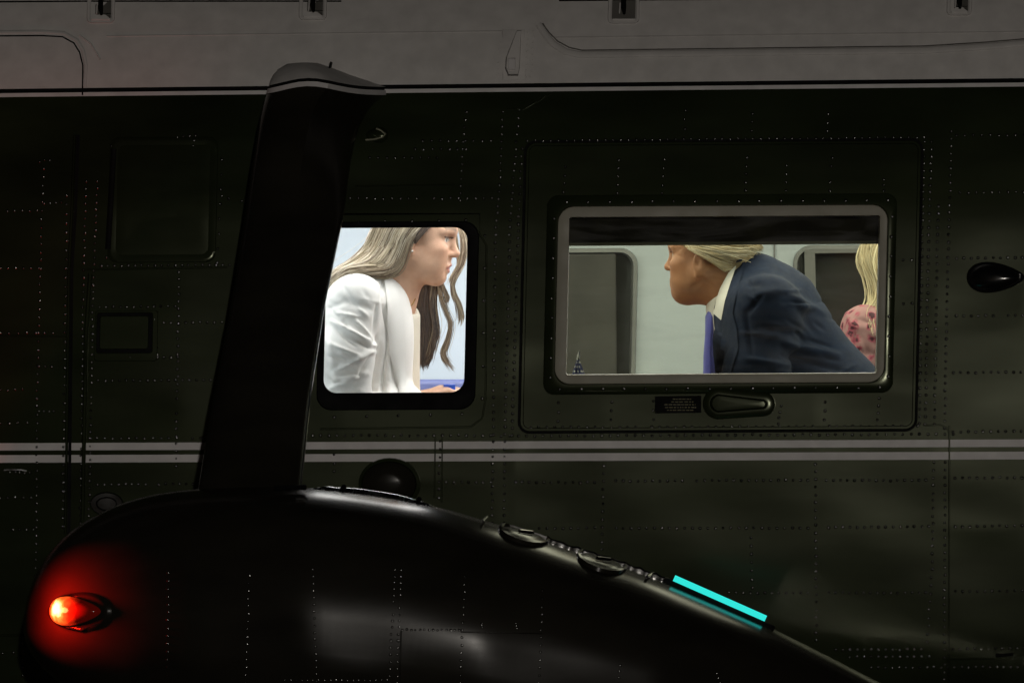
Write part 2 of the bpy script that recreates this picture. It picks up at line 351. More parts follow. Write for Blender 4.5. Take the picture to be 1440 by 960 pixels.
# ---- seams, laps and beads
strip('door_edge', [(105, 190), (101, 300), (97, 380), (92, 750)], 5, .006, M['green'])
strip('door_gap', [(110, 190), (106, 300), (101, 380), (97, 750)], 4.5, .0022, M['rubber'], rnd=False)
strip('door_bead', [(127, 385), (121, 470), (116, 735)], 7, .006, M['green'])
strip('lap_seam', [(120, 379), (320, 376)], 3, .003, M['green'])
strip('lap_seam', [(0, 472), (94, 473)], 2.6, .0025, M['green'])
strip('lap_seam', [(0, 893), (60, 892)], 4, .003, M['green'])
strip('lap_seam', [(612, 615), (611, 700)], 2.6, .003, M['green'])
strip('lap_seam', [(622, 615), (621, 706)], 2.6, .003, M['green'])
strip('lap_seam', [(1335, 612), (1334, 960)], 3, .0045, M['green'])
strip('lap_seam', [(1335, 598), (1335, 612)], 3, .0045, M['green'])
strip('lap_seam', [(1300, 598), (1322, 597), (1331, 601), (1335, 609)], 2.5, .003, M['green'])
strip('lap_seam', [(1330, 926), (1500, 924)], 3, .003, M['green'])
strip('lap_seam', [(712, 153), (737, 153), (778, 130)], 1.8, .003, M['green'])
strip('lap_seam', [(500, 262), (640, 260)], 2.5, .0025, M['green'])
strip('trailing_clip', [(1400, 921), (1425, 920)], 5, .006, M['rubber'])

# exit panel: a proud plate edge with a dark gap round it
ep = lambda i, o=0: rrect(735 - i, 199 - i, 1291 + i, 605 + i, 14 + i, sk=(1010, 420))
ring('exit_panel_edge', [(ep(-5), .0005), (ep(-4), .0035), (ep(-1), .0035), (ep(0), .0005)], M['green'])
ring('exit_panel_gap', [(ep(0), .0012), (ep(3.2), .0012)], M['rubber'])

# ---- wide tinted window
win = empty('window', tuple(V(1010, 420))); win.parent = heli; win.matrix_parent_inverse = Matrix.Translation((0, 0, 1.78)); win['label'] = 'wide tinted cabin window with tan trim and lowered black blind strip'
R = lambda x0, y0, x1, y1, r: rrect(x0, y0, x1, y1, r)
ring('frame', [(R(766, 273, 1259, 554, 16), -.003), (R(767, 274, 1258, 553, 16), .006), (R(770, 277, 1255, 550, 15), .009), (R(781, 288, 1247, 540, 22), .009), (R(783, 290, 1245, 538, 22), .002)], M['green'], win)
mb = MB()
for a, b in (((794, 283), (1246, 283)), ((790, 546), (1240, 546)), ((776.5, 306), (776.5, 530)), ((1251.5, 306), (1251.5, 530))):
    rivet_row(mb, [skew(*a), skew(*b)], 29.5, .0046, .0022, .009, skip=0)
mb.build('screw_heads', M['rivet'], win, True, 'stuff')
ring('trim', [(R(782.5, 289.5, 1245.5, 538.5, 22), .003), (R(784, 291, 1244, 537, 21), .004), (R(798, 304, 1235, 526, 3), .001), (R(799, 305, 1234, 525, 3), -.020), (R(799, 305, 1234, 525, 3), -.05)], M['tan'], win)
ring('pane', [(R(799, 305, 1234, 525, 3), -.012), (R(820, 330, 1214, 500, 3), -.012)], M['pane_tint'], win, cap=True)
# rolled blind just behind the pane
mb = MB()
def slab(a, b, c, d, y0, y1): return [P(*a, y0), P(*b, y0), P(*c, y0), P(*d, y0), P(*a, y1), P(*b, y1), P(*c, y1), P(*d, y1)]
BOXF = [(0, 1, 2, 3), (7, 6, 5, 4), (0, 4, 5, 1), (1, 5, 6, 2), (2, 6, 7, 3), (3, 7, 4, 0)]
mb.add(slab((796, 298), (1244, 295), (1244, 338), (796, 341), .075, .085), BOXF); mb.build('blind', M['blind'], win)
mb = MB(); mb.add(slab((797, 341), (1243, 338), (1243, 343), (797, 346), .070, .090), BOXF); bevel(mb.build('blind_rail', M['far_frame'], win), .002)

# ---- clear window by the strut
wc = empty('window', tuple(V(556, 436))); wc.parent = heli; wc.matrix_parent_inverse = Matrix.Translation((0, 0, 1.78)); wc['label'] = 'small clear cabin window with black frame beside the strut'
Q = lambda x0, y0, x1, y1, r: rrect(x0, y0, x1, y1, r, sk=(556, 436))
ring('frame', [(Q(447, 311, 672, 577, 22), -.002), (Q(449, 313, 670, 575, 22), .004), (Q(454, 317, 661, 557, 22), .004), (Q(457, 320, 655, 552, 19), .001), (Q(457, 320, 655, 552, 19), -.05)], M['rubber'], wc)
ring('pane', [(Q(457, 320, 655, 552, 19), -.010), (Q(480, 345, 632, 527, 10), -.010)], M['pane_clear'], wc, cap=True)
strip('frame_lip', [(672, 325), (684, 345), (683, 560), (678, 588), (662, 600), (450, 603)], 3, .004, M['green'], wc)

# ---- panels forward of the strut
hp = empty('recessed_panel', tuple(V(230, 283))); hp.parent = heli; hp.matrix_parent_inverse = Matrix.Translation((0, 0, 1.78))
A = lambda x0, y0, x1, y1, r: rrect(x0, y0, x1, y1, r, sk=(230, 283))
ring('frame', [(A(152, 192, 306, 370, 14), -.001), (A(154, 194, 304, 368, 14), .0018), (A(158, 198, 300, 364, 12), .0018), (A(164, 204, 294, 358, 10), .001)], M['green'], hp)
ring('plate', [(A(164, 204, 294, 358, 10), .0015), (A(180, 220, 280, 342, 8), .0025)], M['green'], hp, cap=True)
strip('hinge', [(160, 210), (152, 350)], 9, .005, M['rubber'], hp)
ap = empty('access_panel', tuple(V(176, 471))); ap.parent = heli; ap.matrix_parent_inverse = Matrix.Translation((0, 0, 1.78))
ring('frame', [(rrect(133, 436, 222, 508, 4, sk=(176, 471)), -.001), (rrect(134, 437, 221, 507, 4, sk=(176, 471)), .003), (rrect(135, 439, 215, 497, 4, sk=(176, 471)), .003), (rrect(136, 440, 214, 496, 4, sk=(176, 471)), .0008)], M['green'], ap)
ring('gap', [(rrect(136, 440, 214, 496, 4, sk=(176, 471)), .0012), (rrect(141, 445, 209, 490, 3, sk=(176, 471)), .0012)], M['rubber'], ap)
ring('door', [(rrect(140, 444, 209, 491, 3, sk=(176, 471)), .0012), (rrect(141, 445, 208, 490, 3, sk=(176, 471)), .0045), (rrect(150, 452, 198, 482, 3, sk=(176, 471)), .0045)], M['green'], ap, cap=True)
ring('landing_step_port', [([(150 + 24 * math.cos(a), 708 + 17 * math.sin(a)) for a in np.linspace(0, 6.2832, 33)[:-1]], -.001), ([(150 + 22 * math.cos(a), 708 + 15 * math.sin(a)) for a in np.linspace(0, 6.2832, 33)[:-1]], .012),
     ([(150 + 15 * math.cos(a), 708 + 10 * math.sin(a)) for a in np.linspace(0, 6.2832, 33)[:-1]], .012), ([(150 + 13 * math.cos(a), 708 + 8 * math.sin(a)) for a in np.linspace(0, 6.2832, 33)[:-1]], .001)], M['black'], cap=True)
strip('grab_handle', [(6, 661), (12, 660), (30, 660), (38, 662)], 4, .02, M['steel'])

# ---- hatch latch cup, lamp blister, exit handle with placard
def oval(cx, cy, a, b, n=36, tilt=0, taper=0):
    out = []
    for t in np.linspace(0, 2 * math.pi, n + 1)[:-1]:
        x = a * math.cos(t); y = b * math.sin(t) * (1 - taper * math.cos(t)); c, s = math.cos(tilt), math.sin(tilt)
        out.append((cx + x * c - y * s, cy + x * s + y * c))
    return out
bl = empty('teardrop_blister', tuple(V(1400, 390))); bl.parent = heli; bl.matrix_parent_inverse = Matrix.Translation((0, 0, 1.78))
ring('rim', [(oval(1400, 390, 41, 21, taper=.35), -.001), (oval(1400, 390, 40, 20, taper=.35), .006), (oval(1400, 390, 37, 17.5, taper=.35), .008), (oval(1400, 390, 35, 16, taper=.35), .003)], M['black'], bl)
ring('cup', [(oval(1400, 390, 35, 16, taper=.35), .003), (oval(1402, 391, 26, 11, taper=.3), .010), (oval(1404, 391, 14, 5, taper=.2), .014)], M['black'], bl, cap=True)
xh = empty('exit_handle', tuple(V(1038, 568))); xh.parent = heli; xh.matrix_parent_inverse = Matrix.Translation((0, 0, 1.78))
def stadium(x1, r1, x2, r2, cy, n=18):
    return [(x2 + r2 * math.cos(a), cy + r2 * math.sin(a)) for a in np.linspace(-1.52, 1.52, n)] + [(x1 + r1 * math.cos(a), cy - 1 + r1 * math.sin(a)) for a in np.linspace(1.62, 4.66, n)]
ring('bezel', [(stadium(1010.5, 22.5, 1073, 17.5, 568), -.001), (stadium(1010.5, 21.8, 1073, 16.8, 568), .009), (stadium(1010.5, 20, 1073, 15, 568), .0105), (stadium(1011, 13, 1072, 7, 568), .0105), (stadium(1011, 12, 1072, 6, 568), .003)], M['green'], xh)
ring('lever', [(stadium(1011, 12, 1072, 6, 568), .003), (stadium(1012, 10.5, 1071, 4.5, 568), .008), (stadium(1016, 6, 1066, 2.5, 568), .0085)], M['green'], xh, cap=True)
pl = empty('placard', tuple(V(953, 569))); pl.parent = heli; pl.matrix_parent_inverse = Matrix.Translation((0, 0, 1.78))
mb = MB(); ps = [on_skin(921, 557, .002), on_skin(986, 556, .002), on_skin(986, 580, .002), on_skin(921, 581, .002)]
mb.add([p + np.array([0, d, 0]) for d in (0, .004) for p in ps], BOXF); mb.build('plate', M['rubber'], pl)
M['print'] = mat('yellow_print', (.10, .09, .035), .6, var=.5, vscale=90)
mb = MB()
for r_, (xa, xb) in enumerate(((946, 972), (944, 975), (934, 978), (935, 979), (938, 975))):
    x = xa
    while x < xb:
        w = random.uniform(1.6, 5.5); y0 = 560.2 + r_ * 3.9
        q = [on_skin(x, y0, .0028), on_skin(min(x + w, xb), y0, .0028), on_skin(min(x + w, xb), y0 + 1.5, .0028), on_skin(x, y0 + 1.5, .0028)]
        mb.add(q, [(0, 1, 2, 3)]); x += w + random.uniform(.8, 1.8)
mb.build('worn_print_lines', M['print'], pl, kind='stuff')

# dome-shaped scoop behind the strut
sc = empty('round_scoop', tuple(V(548, 675))); sc.parent = heli; sc.matrix_parent_inverse = Matrix.Translation((0, 0, 1.78))
ring('collar', [(oval(548, 680, 44, 37), -.001), (oval(548, 680, 43, 36), .010), (oval(547, 680, 39, 32), .012), (oval(547, 680, 37, 30), .003)], M['green'], sc)
ring('bowl', [(oval(547, 680, 37, 30), .003), (oval(546, 680, 28, 23), .018), (oval(545, 679, 14, 12), .022)], M['sponson'], sc, cap=True)
# raised shell and pale strip put in for a warm glint on the upper flank
fl = empty('flank_glint', tuple(V(532, 187))); fl.parent = heli; fl.matrix_parent_inverse = Matrix.Translation((0, 0, 1.78))
M['glint_tone'] = mat('pale_glint', (.30, .30, .22), .14, var=.3, vscale=60)
ring('shell', [(oval(530, 190, 16, 11, taper=-.3), -.001), (oval(530, 190, 14, 9, taper=-.3), .005), (oval(532, 189, 9, 6, taper=-.3), .009), (oval(534, 188, 5, 3), .011)], M['green'], fl, cap=True)
strip('lens', [(514, 197), (527, 196), (538, 193), (542, 189), (536, 184), (529, 181)], 4, .014, M['glint_tone'], fl)  # pale strip drawn as the glint; no lamp sits here
strip('step_edge', [(428, 229), (470, 231)], 2, .006, M['green'])

# ---- roof details
for (x, y, s_) in ((142, 18, 1.0), (440, 14, 1.0), (877, 17, 1.12), (1349, 9, .9)):
    la = empty('roof_latch', tuple(on_skin(x, y))); la.parent = heli; la.matrix_parent_inverse = Matrix.Translation((0, 0, 1.78))
    k = 20 * s_
    rs = lambda e: rrect(x - k + e, y - 24 + e, x + k - e, y + 15 * s_ - e, max(2, 7 - e), sk=(x, y))
    ring('cup', [(rs(0), .002), (rs(1), .009), (rs(4), .009), (rs(6), .0045)], M['roof'], la)
    ring('bed', [(rs(6), .0045), (rs(12), .0042)], M['roofdark'], la, cap=True)
    mb = MB(); mb.tube([on_skin(x, y - 22, .014), on_skin(x, y - 6, .018), on_skin(x + 1, y + 3, .013)], [.006, .006, .003], 8); mb.build('hook', M['rubber'], la, True)
    mb = MB(); mb.tube([on_skin(x - 5, y - 12, .012), on_skin(x - 6, y + 2, .012)], .002, 6); mb.tube([on_skin(x - k + 7, y + 10 * s_, .010), on_skin(x + k - 7, y + 10 * s_, .010)], .0028, 6); mb.build('pin', M['roof'], la, True)
strip('roof_joint', [(-20, 3), (130, 2), (480, 2)], 3, .0045, M['rubber'])
strip('roof_joint', [(786, 1), (1020, -1)], 3.5, .0045, M['rubber'])
strip('panel_bead', [(-20, 46), (60, 45), (90, 47), (108, 57), (117, 72), (121, 92), (119, 122)], 7, .006, M['roof'])
strip('panel_gap', [(-20, 51), (60, 50.5), (88, 52), (104, 61), (112, 74), (116.5, 92), (116, 134)], 2.6, .0055, M['rubber'])
strip('panel_bead', [(112, 50), (128, 62), (141, 84)], 3, .006, M['roof'])
strip('panel_bead', [(757, 34), (766, 48), (778, 62), (796, 73), (815, 77), (1300, 71), (1380, 66), (1500, 56)], 11, .010, M['roof'])
strip('panel_gap', [(763, 33), (772, 46), (784, 58), (800, 67), (818, 71), (1300, 65), (1380, 60), (1500, 50)], 2.2, .0055, M['roofdark'])
strip('roof_crease', [(150, 51), (718, 44)], 3, .0048, M['roof'])
strip('roof_crease', [(778, 53), (1500, 44)], 2.5, .0048, M['roof'])
fin = empty('bracket_fin', tuple(on_skin(722, 75))); fin.parent = heli; fin.matrix_parent_inverse = Matrix.Translation((0, 0, 1.78))
fp = [(727, 43), (733, 43), (731, 95), (729, 106), (715, 106), (711, 96), (712, 80)]
def plate(name, pts, h0, h1, m, parent, ins=1.5):
    c = np.mean(np.array(pts), axis=0); inn = [tuple(c + (np.array(p) - c) * (1 - ins / max(6, np.linalg.norm(np.array(p) - c)))) for p in pts]
    return ring(name, [(pts, h0), (pts, h1 * .8), (inn, h1)], m, parent, cap=True)
plate('base', [(706, 42), (738, 42), (739, 112), (707, 113)], .002, .006, M['roof'], fin)
plate('blade', fp, .004, .028, M['roof'], fin)
plate('eye', [(714, 82), (725, 82), (725, 99), (714, 99)], .027, .032, M['stripe'], fin)
mb = MB()
for pts in ([(703, 60), (700, 105)], [(743, 46), (739, 108)], [(750, 44), (746, 108)]): rivet_row(mb, pts, 8.5, .0028, .0012, .004)
mb.build('roof_rivets', M['roof'], heli, True, 'stuff')

# ------------------------------------------------------------------ sponson and strut
def lerp_tab(tab, x, c): t = np.array(tab); return np.interp(x, t[:, 0], t[:, c])
TOP = [(33, 881), (35, 858), (40, 832), (52, 800), (75, 767), (100, 745), (130, 726), (165, 709), (200, 698), (240, 691), (280, 687), (360, 684), (430, 685), (500, 691), (560, 700), (620, 714), (680, 731), (740, 750), (800, 771), (870, 793), (930, 815), (1000, 845), (1080, 880), (1160, 920), (1240, 961), (1330, 1004), (1420, 1040), (1470, 1060)]
BOT = [(33, 884), (35, 897), (40, 912), (52, 932), (75, 953), (100, 970), (130, 986), (165, 1001), (200, 1013), (280, 1034), (430, 1058), (560, 1070), (680, 1075), (930, 1078), (1240, 1075), (1420, 1068), (1470, 1062)]
EQ = [(33, 882), (280, 892), (430, 908), (560, 922), (760, 952), (930, 982), (1240, 1030), (1470, 1061)]
RY = [(33, .004), (35, .055), (40, .095), (52, .14), (75, .19), (100, .225), (130, .26), (200, .315), (280, .355), (430, .395), (680, .40), (930, .36), (1240, .24), (1470, .02)]
YC = -.78
xs = np.concatenate([[33, 34, 35, 37, 40, 45, 52, 62, 75], np.arange(88, 1470, 12), [1470]])
vs = []; fs = []; n = 64
for x in xs:
    t, b, e, r = lerp_tab(TOP, x, 1), lerp_tab(BOT, x, 1), lerp_tab(EQ, x, 1), lerp_tab(RY, x, 1)
    for k in range(n):
        a = 2 * math.pi * k / n; ca, sa = math.cos(a), math.sin(a); q = 2 / (2.9 if sa > 0 else 2.25)
        yy = YC - r * math.copysign(abs(ca) ** q, ca); ss = math.copysign(abs(sa) ** q, sa)
        py = e - (e - t) * ss if ss > 0 else e + (b - e) * (-ss)
        p = P(x, py, YC); p[1] = yy + float(wave(p[0] * 1.3 + 3, p[2] * 1.2)) * 2.0 * min(1, (x - 33) / 60); vs.append(p)
m_ = len(xs)
# smooth the lofted rings along x
vs = np.array(vs).reshape(m_, n, 3); sm = vs.copy()
for _ in range(3): sm[2:-2] = (sm[1:-3] + 2 * sm[2:-2] + sm[3:-1]) / 4
vs = sm.reshape(-1, 3)
fs = [(i * n + k, (i + 1) * n + k, (i + 1) * n + (k + 1) % n, i * n + (k + 1) % n) for i in range(m_ - 1) for k in range(n)]
fs += [tuple(range(n)), tuple((m_ - 1) * n + k for k in range(n))[::-1]]
spon = mk('sponson', vs, fs, M['sponson'], heli)
spon['label'] = 'long rounded black-green sponson ahead of the flank'
SB = BVHTree.FromPolygons([Vector(v) for v in vs], [tuple(f) for f in fs])
CO = Vector((0, -D, 0))
def on_spon(px, py, off=0.0):
    d = (V(px, py, 0) - CO).normalized(); h = SB.ray_cast(CO, d)
    if h[0] is None:
        nn = SB.find_nearest(V(px, py, YC)); return np.array(nn[0] + nn[1] * off)
    return np.array(h[0] + h[1] * off)
def spon_normal(p): return SB.find_nearest(Vector(p))[1]
mb = MB()
for pts, sp in (([(236, 805), (235, 960)], 11), ([(350, 808), (345, 960)], 11), ([(440, 800), (445, 958)], 10), ([(556, 800), (550, 900), (548, 960)], 9.5), ([(564, 800), (560, 900), (558, 960)], 9.5), ([(654, 810), (647, 960)], 10.5),
                ([(763, 830), (758, 960)], 10.5), ([(566, 885), (646, 885)], 6), ([(872, 935), (870, 960)], 9), ([(400, 957), (545, 956)], 8), ([(677, 876), (678, 882)], 4), ([(726, 876), (727, 882)], 4), ([(1008, 945), (1013, 960)], 7)):
    rivet_row(mb, pts, sp, .0034, .0016, 0, on_spon, spon_normal)
mb.build('sponson_rivets', M['rivet'], spon, True, 'stuff')
strip('panel_lap', [(648, 888), (700, 889), (762, 890)], 2.2, .003, M['sponson'], spon, on_spon)
strip('panel_lap', [(564, 886), (562, 960)], 2.4, .003, M['sponson'], spon, on_spon)
# two oval filler cups and the fittings along the ridge
for (cx, cy, a, b, tl) in ((737, 752, 38, 13, .26), (846, 790, 37, 14, .30)):
    fc = empty('filler_cup', tuple(on_spon(cx, cy + 4))); fc.parent = heli; fc.matrix_parent_inverse = Matrix.Translation((0, 0, 1.78))
    ring('rim', [(oval(cx, cy, a, b, tilt=tl), -.002), (oval(cx, cy, a - 1, b - 1, tilt=tl), .008), (oval(cx, cy, a - 4, b - 3.5, tilt=tl), .009), (oval(cx, cy, a - 6, b - 5, tilt=tl), .002)], M['sponson'], fc, on_spon)
    ring('lid', [(oval(cx, cy, a - 6, b - 5, tilt=tl), .002), (oval(cx, cy, a - 16, b - 8, tilt=tl), .007)], M['sponson'], fc, on_spon, cap=True)
    mb = MB(); mb.tube([on_spon(cx - 8, cy, .010), on_spon(cx + 10, cy + 3, .012)], .004, 8); mb.build('latch', M['black'], fc, True)
def ridge(px): return float(lerp_tab(TOP, px, 1))
mb = MB(); mb.tube([V(x, ridge(x) - 1.5 + random.uniform(-.6, .6), YC - .03) for x in np.linspace(768, 950, 26)], [.006 + .003 * (i % 3 == 0) for i in range(26)], 7); mb.build('hinge_line', M['black'], spon, True)
mb = MB(); xs_ = np.linspace(438, 617, 22); mb.tube([V(x, ridge(x) + (2.5 if x > 470 else 1.5) - 4.0 * math.sin(math.pi * (x - 438) / 179), YC - .06) for x in xs_], [.001 + .0055 * min(1, 3.2 * math.sin(math.pi * i / 21)) for i in range(22)], 10, flat=2.0)
mb.build('reflection_bar', M['steel'], spon, True)  # bright bar modelled in place of the lit window's reflection on the ridge
for (xa, xb) in ((590, 584), (484, 477)):
    mb = MB(); mb.tube([V(xa, ridge(xa) - 6, YC - .06), V(xb, ridge(xb) + 7, YC - .085)], .006, 8); mb.build('bar_strap', M['black'], spon, True)
mb = MB(); mb.tube([on_spon(386, 693, .012), on_spon(430, 692, .012)], .006, 8); mb.build('tie_down', M['black'], spon, True)
mb = MB(); mb.tube([on_spon(416, 703, .004), on_spon(432, 703, .004)], .003, 8); mb.build('tie_down', M['black'], spon, True)
mb = MB(); mb.tube([on_spon(677, 738, .01), on_spon(684, 728, .01)], .003, 6); mb.build('hook', M['black'], spon, True)
mb = MB(); mb.tube([on_spon(908, 815, .008), on_spon(918, 806, .008)], .004, 6); mb.build('hook', M['black'], spon, True)

# cyan formation strip light
fs_ = empty('strip_light', tuple(V(1012, 842, YC))); fs_.parent = heli; fs_.matrix_parent_inverse = Matrix.Translation((0, 0, 1.78)); fs_['label'] = 'glowing cyan strip light in black holder'
mb = MB()
def bar(a, b, y0, y1, up, dn): # box along a picture segment
    a = np.array(a, float); b = np.array(b, float); t = (b - a) / np.linalg.norm(b - a); nn = np.array([-t[1], t[0]])
    c = [a - nn * up, b - nn * up, b + nn * dn, a + nn * dn]; mb.add([P(q[0], q[1], y0) for q in c] + [P(q[0], q[1], y1) for q in c], BOXF)
bar((934, 812), (1090, 882), YC - .075, YC + .06, 2, 24); bevel(mb.build('holder', M['rubber'], fs_), .004)
mb = MB(); bar((948, 812), (1077, 869), YC - .083, YC - .0755, 4.2, 4.6); mb.build('lamp_strip', M['cyan'], fs_)
mb = MB(); bar((940, 823), (1066, 880), YC - .082, YC - .0755, .7, .7); mb.build('holder_edge', M['steel'], fs_)

# strut: lofted airfoil between the flank and the sponson
ST = [(720, 273, 420, -.75, .062), (690, 278, 424, -.715, .062), (560, 300, 437, -.56, .064), (430, 325, 457, -.415, .067), (300, 345, 484, -.275, .070), (230, 355, 493, -.205, .073), (200, 360, 499, -.175, .075), (170, 365, 508, -.138, .079), (150, 370, 522, -.106, .085), (134, 375, 546, -.085, .088)]
def strut_loft(name, rows, m, wgt):
    n = 40; vs = []
    for r_, w in zip(rows, wgt):
        py, xl, xr, yc, b = r_
        for k in range(n):
            a = 2 * math.pi * k / n; ca, sa = math.cos(a), math.sin(a); x = (xl + xr) / 2 - (xr - xl) / 2 * math.copysign(abs(ca) ** .9, ca)
            bu = math.exp(-((x - 432) / 52) ** 2) * 13 * w * max(0, sa * .6 + .4)
            y = yc - b * math.copysign(abs(sa) ** .85, sa); xm = (xl + xr) / 2; y += max(0, (x - xm) / (xr - xm)) ** 1.0 * .25 * max(0, min(1, (330 - py) / 190)); vs.append(P(x, py - bu, y))
    fs = [(i * n + k, i * n + (k + 1) % n, (i + 1) * n + (k + 1) % n, (i + 1) * n + k) for i in range(len(rows) - 1) for k in range(n)]
    return mk(name, vs, fs, m, heli)
tab = np.array(ST); dense = []
for py in np.linspace(720, 134, 44):
    o = np.argsort(tab[:, 0]); dense.append((py,) + tuple(np.interp(py, tab[o, 0], tab[o, c]) for c in range(1, 5)))
st = strut_loft('strut', dense, M['sponson'], [max(0, min(1, (190 - r[0]) / 56)) for r in dense]); st['label'] = 'broad dark strut from the roof edge down to the sponson'
e1 = (134, 375, 546, -.085, .088); e2 = (127, 377, 547, -.078, .088); e3 = (122.5, 378, 547, -.074, .087)
grow = lambda r, d: (r[0], r[1] - d, r[2] + d, r[3], r[4] + d / 600)
strut_loft('strut_stripe', [grow(e1, 1), grow(e2, 1)], M['stripe'], [1, 1]); strut_loft('strut_seal', [grow(e2, -1), grow(e3, -1)], M['rubber'], [1, 1])
strut_loft('strut_fairing', [e3, (115, 380, 526, -.058, .084), (107, 384, 500, -.035, .078), (99, 391, 476, -.005, .068), (92, 402, 456, .03, .055), (89, 415, 442, .07, .04)], M['roof'], [1, .9, .7, .5, .3, 0])
strip('fairing_split', [(466, 88), (463, 99), (458, 108)], 4, .07, M['rubber'])

# main wheel under the sponson
wh = empty('landing_gear', (0.1, YC, -1.78)); wh.parent = heli; wh.matrix_parent_inverse = Matrix.Translation((0, 0, 1.78))
mb = MB(); mb.tube([(.1, YC, -.95), (.1, YC, -1.48)], .05, 16); mb.build('leg', M['steel'], wh, True)
mb = MB(); mb.tube([(.1 + .2 * math.cos(a), YC - .02, -1.49 + .2 * math.sin(a)) for a in np.linspace(0, 6.2832, 41)[:-1]], .09, 14, closed=True); mb.build('tyre', M['tyre'], wh, True)
mb = MB(); mb.tube([(.1, YC - .07, -1.49), (.1, YC + .07, -1.49)], .13, 24); mb.build('hub', M['steel'], wh, True)

# red navigation lamp on the sponson's nose
nv = empty('navigation_lamp', tuple(on_spon(108, 860))); nv.parent = heli; nv.matrix_parent_inverse = Matrix.Translation((0, 0, 1.78)); nv['label'] = 'lit red teardrop lamp on the sponson nose'
ring('base', [(oval(112, 860, 47, 29, taper=-.15), -.002), (oval(112, 860, 41, 24, taper=-.15), .006), (oval(111, 860, 38, 22, taper=-.1), .008)], M['sponson'], nv, on_spon, cap=True)
def tear(s_): return oval(109, 859, 35 * s_, 19 * s_, 32, taper=.45)
bp_ = Vector(on_spon(91, 857, .024))
def lit_lens(c):                            # the lens itself carries the lamp's light, strongest round the filament
    m = bpy.data.materials.new('lit_red_lens'); m.use_nodes = True; nt = m.node_tree; b = nt.nodes['Principled BSDF']; L = nt.links.new
    ge = nt.nodes.new('ShaderNodeNewGeometry'); di = nt.nodes.new('ShaderNodeVectorMath'); di.operation = 'DISTANCE'; di.inputs[1].default_value = c; L(ge.outputs['Position'], di.inputs[0])
    no = nt.nodes.new('ShaderNodeTexNoise'); no.inputs['Scale'].default_value = 55; no.inputs['Detail'].default_value = 3; L(ge.outputs['Position'], no.inputs['Vector'])
    ma = nt.nodes.new('ShaderNodeMath'); ma.operation = 'MULTIPLY_ADD'; ma.inputs[1].default_value = .022; L(no.outputs[0], ma.inputs[0]); L(di.outputs['Value'], ma.inputs[2])
    mr = nt.nodes.new('ShaderNodeMapRange'); L(ma.outputs[0], mr.inputs[0]); mr.inputs[1].default_value = .022; mr.inputs[2].default_value = .072; cr = nt.nodes.new('ShaderNodeValToRGB'); L(mr.outputs[0], cr.inputs[0])
    e = cr.color_ramp.elements; e[0].position = 0; e[0].color = (1, .95, .62, 1); e[1].position = 1; e[1].color = (.02, .0006, .0002, 1)
    for p, c_ in ((.10, (1, .80, .28, 1)), (.2, (1, .33, .05, 1)), (.34, (.9, .10, .012, 1)), (.6, (.36, .012, .002, 1))): q = e.new(p); q.color = c_
    L(cr.outputs[0], b.inputs['Emission Color']); b.inputs['Emission Strength'].default_value = 1.6; b.inputs['Base Color'].default_value = (.10, .004, .002, 1); b.inputs['Roughness'].default_value = .12
    return m
ring('lens', [(tear(1), .006), (tear(.96), .013), (tear(.85), .020), (tear(.6), .026), (tear(.25), .029)], lit_lens(tuple(on_spon(91, 857, .022))), nv, on_spon, cap=True)
bp_ = Vector(on_spon(91, 857, .012)); mb = MB()
bm = bmesh.new(); bmesh.ops.create_uvsphere(bm, u_segments=16, v_segments=10, radius=.0090); me = bpy.data.meshes.new('bulb'); bm.to_mesh(me); bm.free(); me.materials.append(M['bulb'])
bo = bpy.data.objects.new('bulb', me); bo.location = bp_; C.objects.link(bo); bo.parent = nv; bo.matrix_parent_inverse = Matrix.Translation(-Vector(nv.location))
strip('reflector', [(95, 872), (112, 874), (128, 868)], 4, .012, M['chrome'], nv, on_spon)
strip('base_edge', [(96, 881), (115, 885), (140, 876)], 4, .008, M['chrome'], nv, on_spon)
pl_ = bpy.data.lights.new('navigation_lamp_light', 'POINT'); pl_.energy = 6.5; pl_.color = (1, .010, .003); pl_.shadow_soft_size = .012
po = bpy.data.objects.new('navigation_lamp_light', pl_); po.location = Vector(on_spon(88, 857, .066)); C.objects.link(po); po.parent = nv; po.matrix_parent_inverse = Matrix.Translation(-Vector(nv.location))

# ------------------------------------------------------------------ cabin shell
CX0, CX1, CY0, CY1, CZ0, CZ1 = -1.0, 1.75, .18, 2.0, -.95, .54
def wall_holes(name, x0, x1, z0, z1, y, holes, m, th=.02):
    xs = sorted({x0, x1, *[h[0] for h in holes], *[h[2] for h in holes]}); zs = sorted({z0, z1, *[h[1] for h in holes], *[h[3] for h in holes]}); mb = MB()
    for i in range(len(xs) - 1):
        for j in range(len(zs) - 1):
            xc, zc = (xs[i] + xs[i + 1]) / 2, (zs[j] + zs[j + 1]) / 2
            if any(a < xc < c and b < zc < d for a, b, c, d in holes): continue
            mb.add([(xs[i], y, zs[j]), (xs[i + 1], y, zs[j]), (xs[i + 1], y, zs[j + 1]), (xs[i], y, zs[j + 1])], [(0, 1, 2, 3)])
    return mb.build(name, m, heli)
def hol(a, b, c, d, y): p, q = P(a, b, y), P(c, d, y); return (p[0], q[2], q[0], p[2])
wall_holes('cabin_lining', CX0, CX1, CZ0, CZ1, CY0, [hol(440, 300, 675, 572, CY0), hol(780, 280, 1262, 546, CY0)], M['wall'])
for (a, b, c, d) in ((440, 300, 675, 572), (780, 280, 1262, 546)):      # reveals between skin and lining
    mb = MB(); o = [P(a, b, .03), P(c, b, .03), P(c, d, .03), P(a, d, .03)]; i_ = [P(a, b, CY0), P(c, b, CY0), P(c, d, CY0), P(a, d, CY0)]
    mb.add(o + i_, [(k, (k + 1) % 4, 4 + (k + 1) % 4, 4 + k) for k in range(4)]); mb.build('window_reveal', M['rubber'], heli)
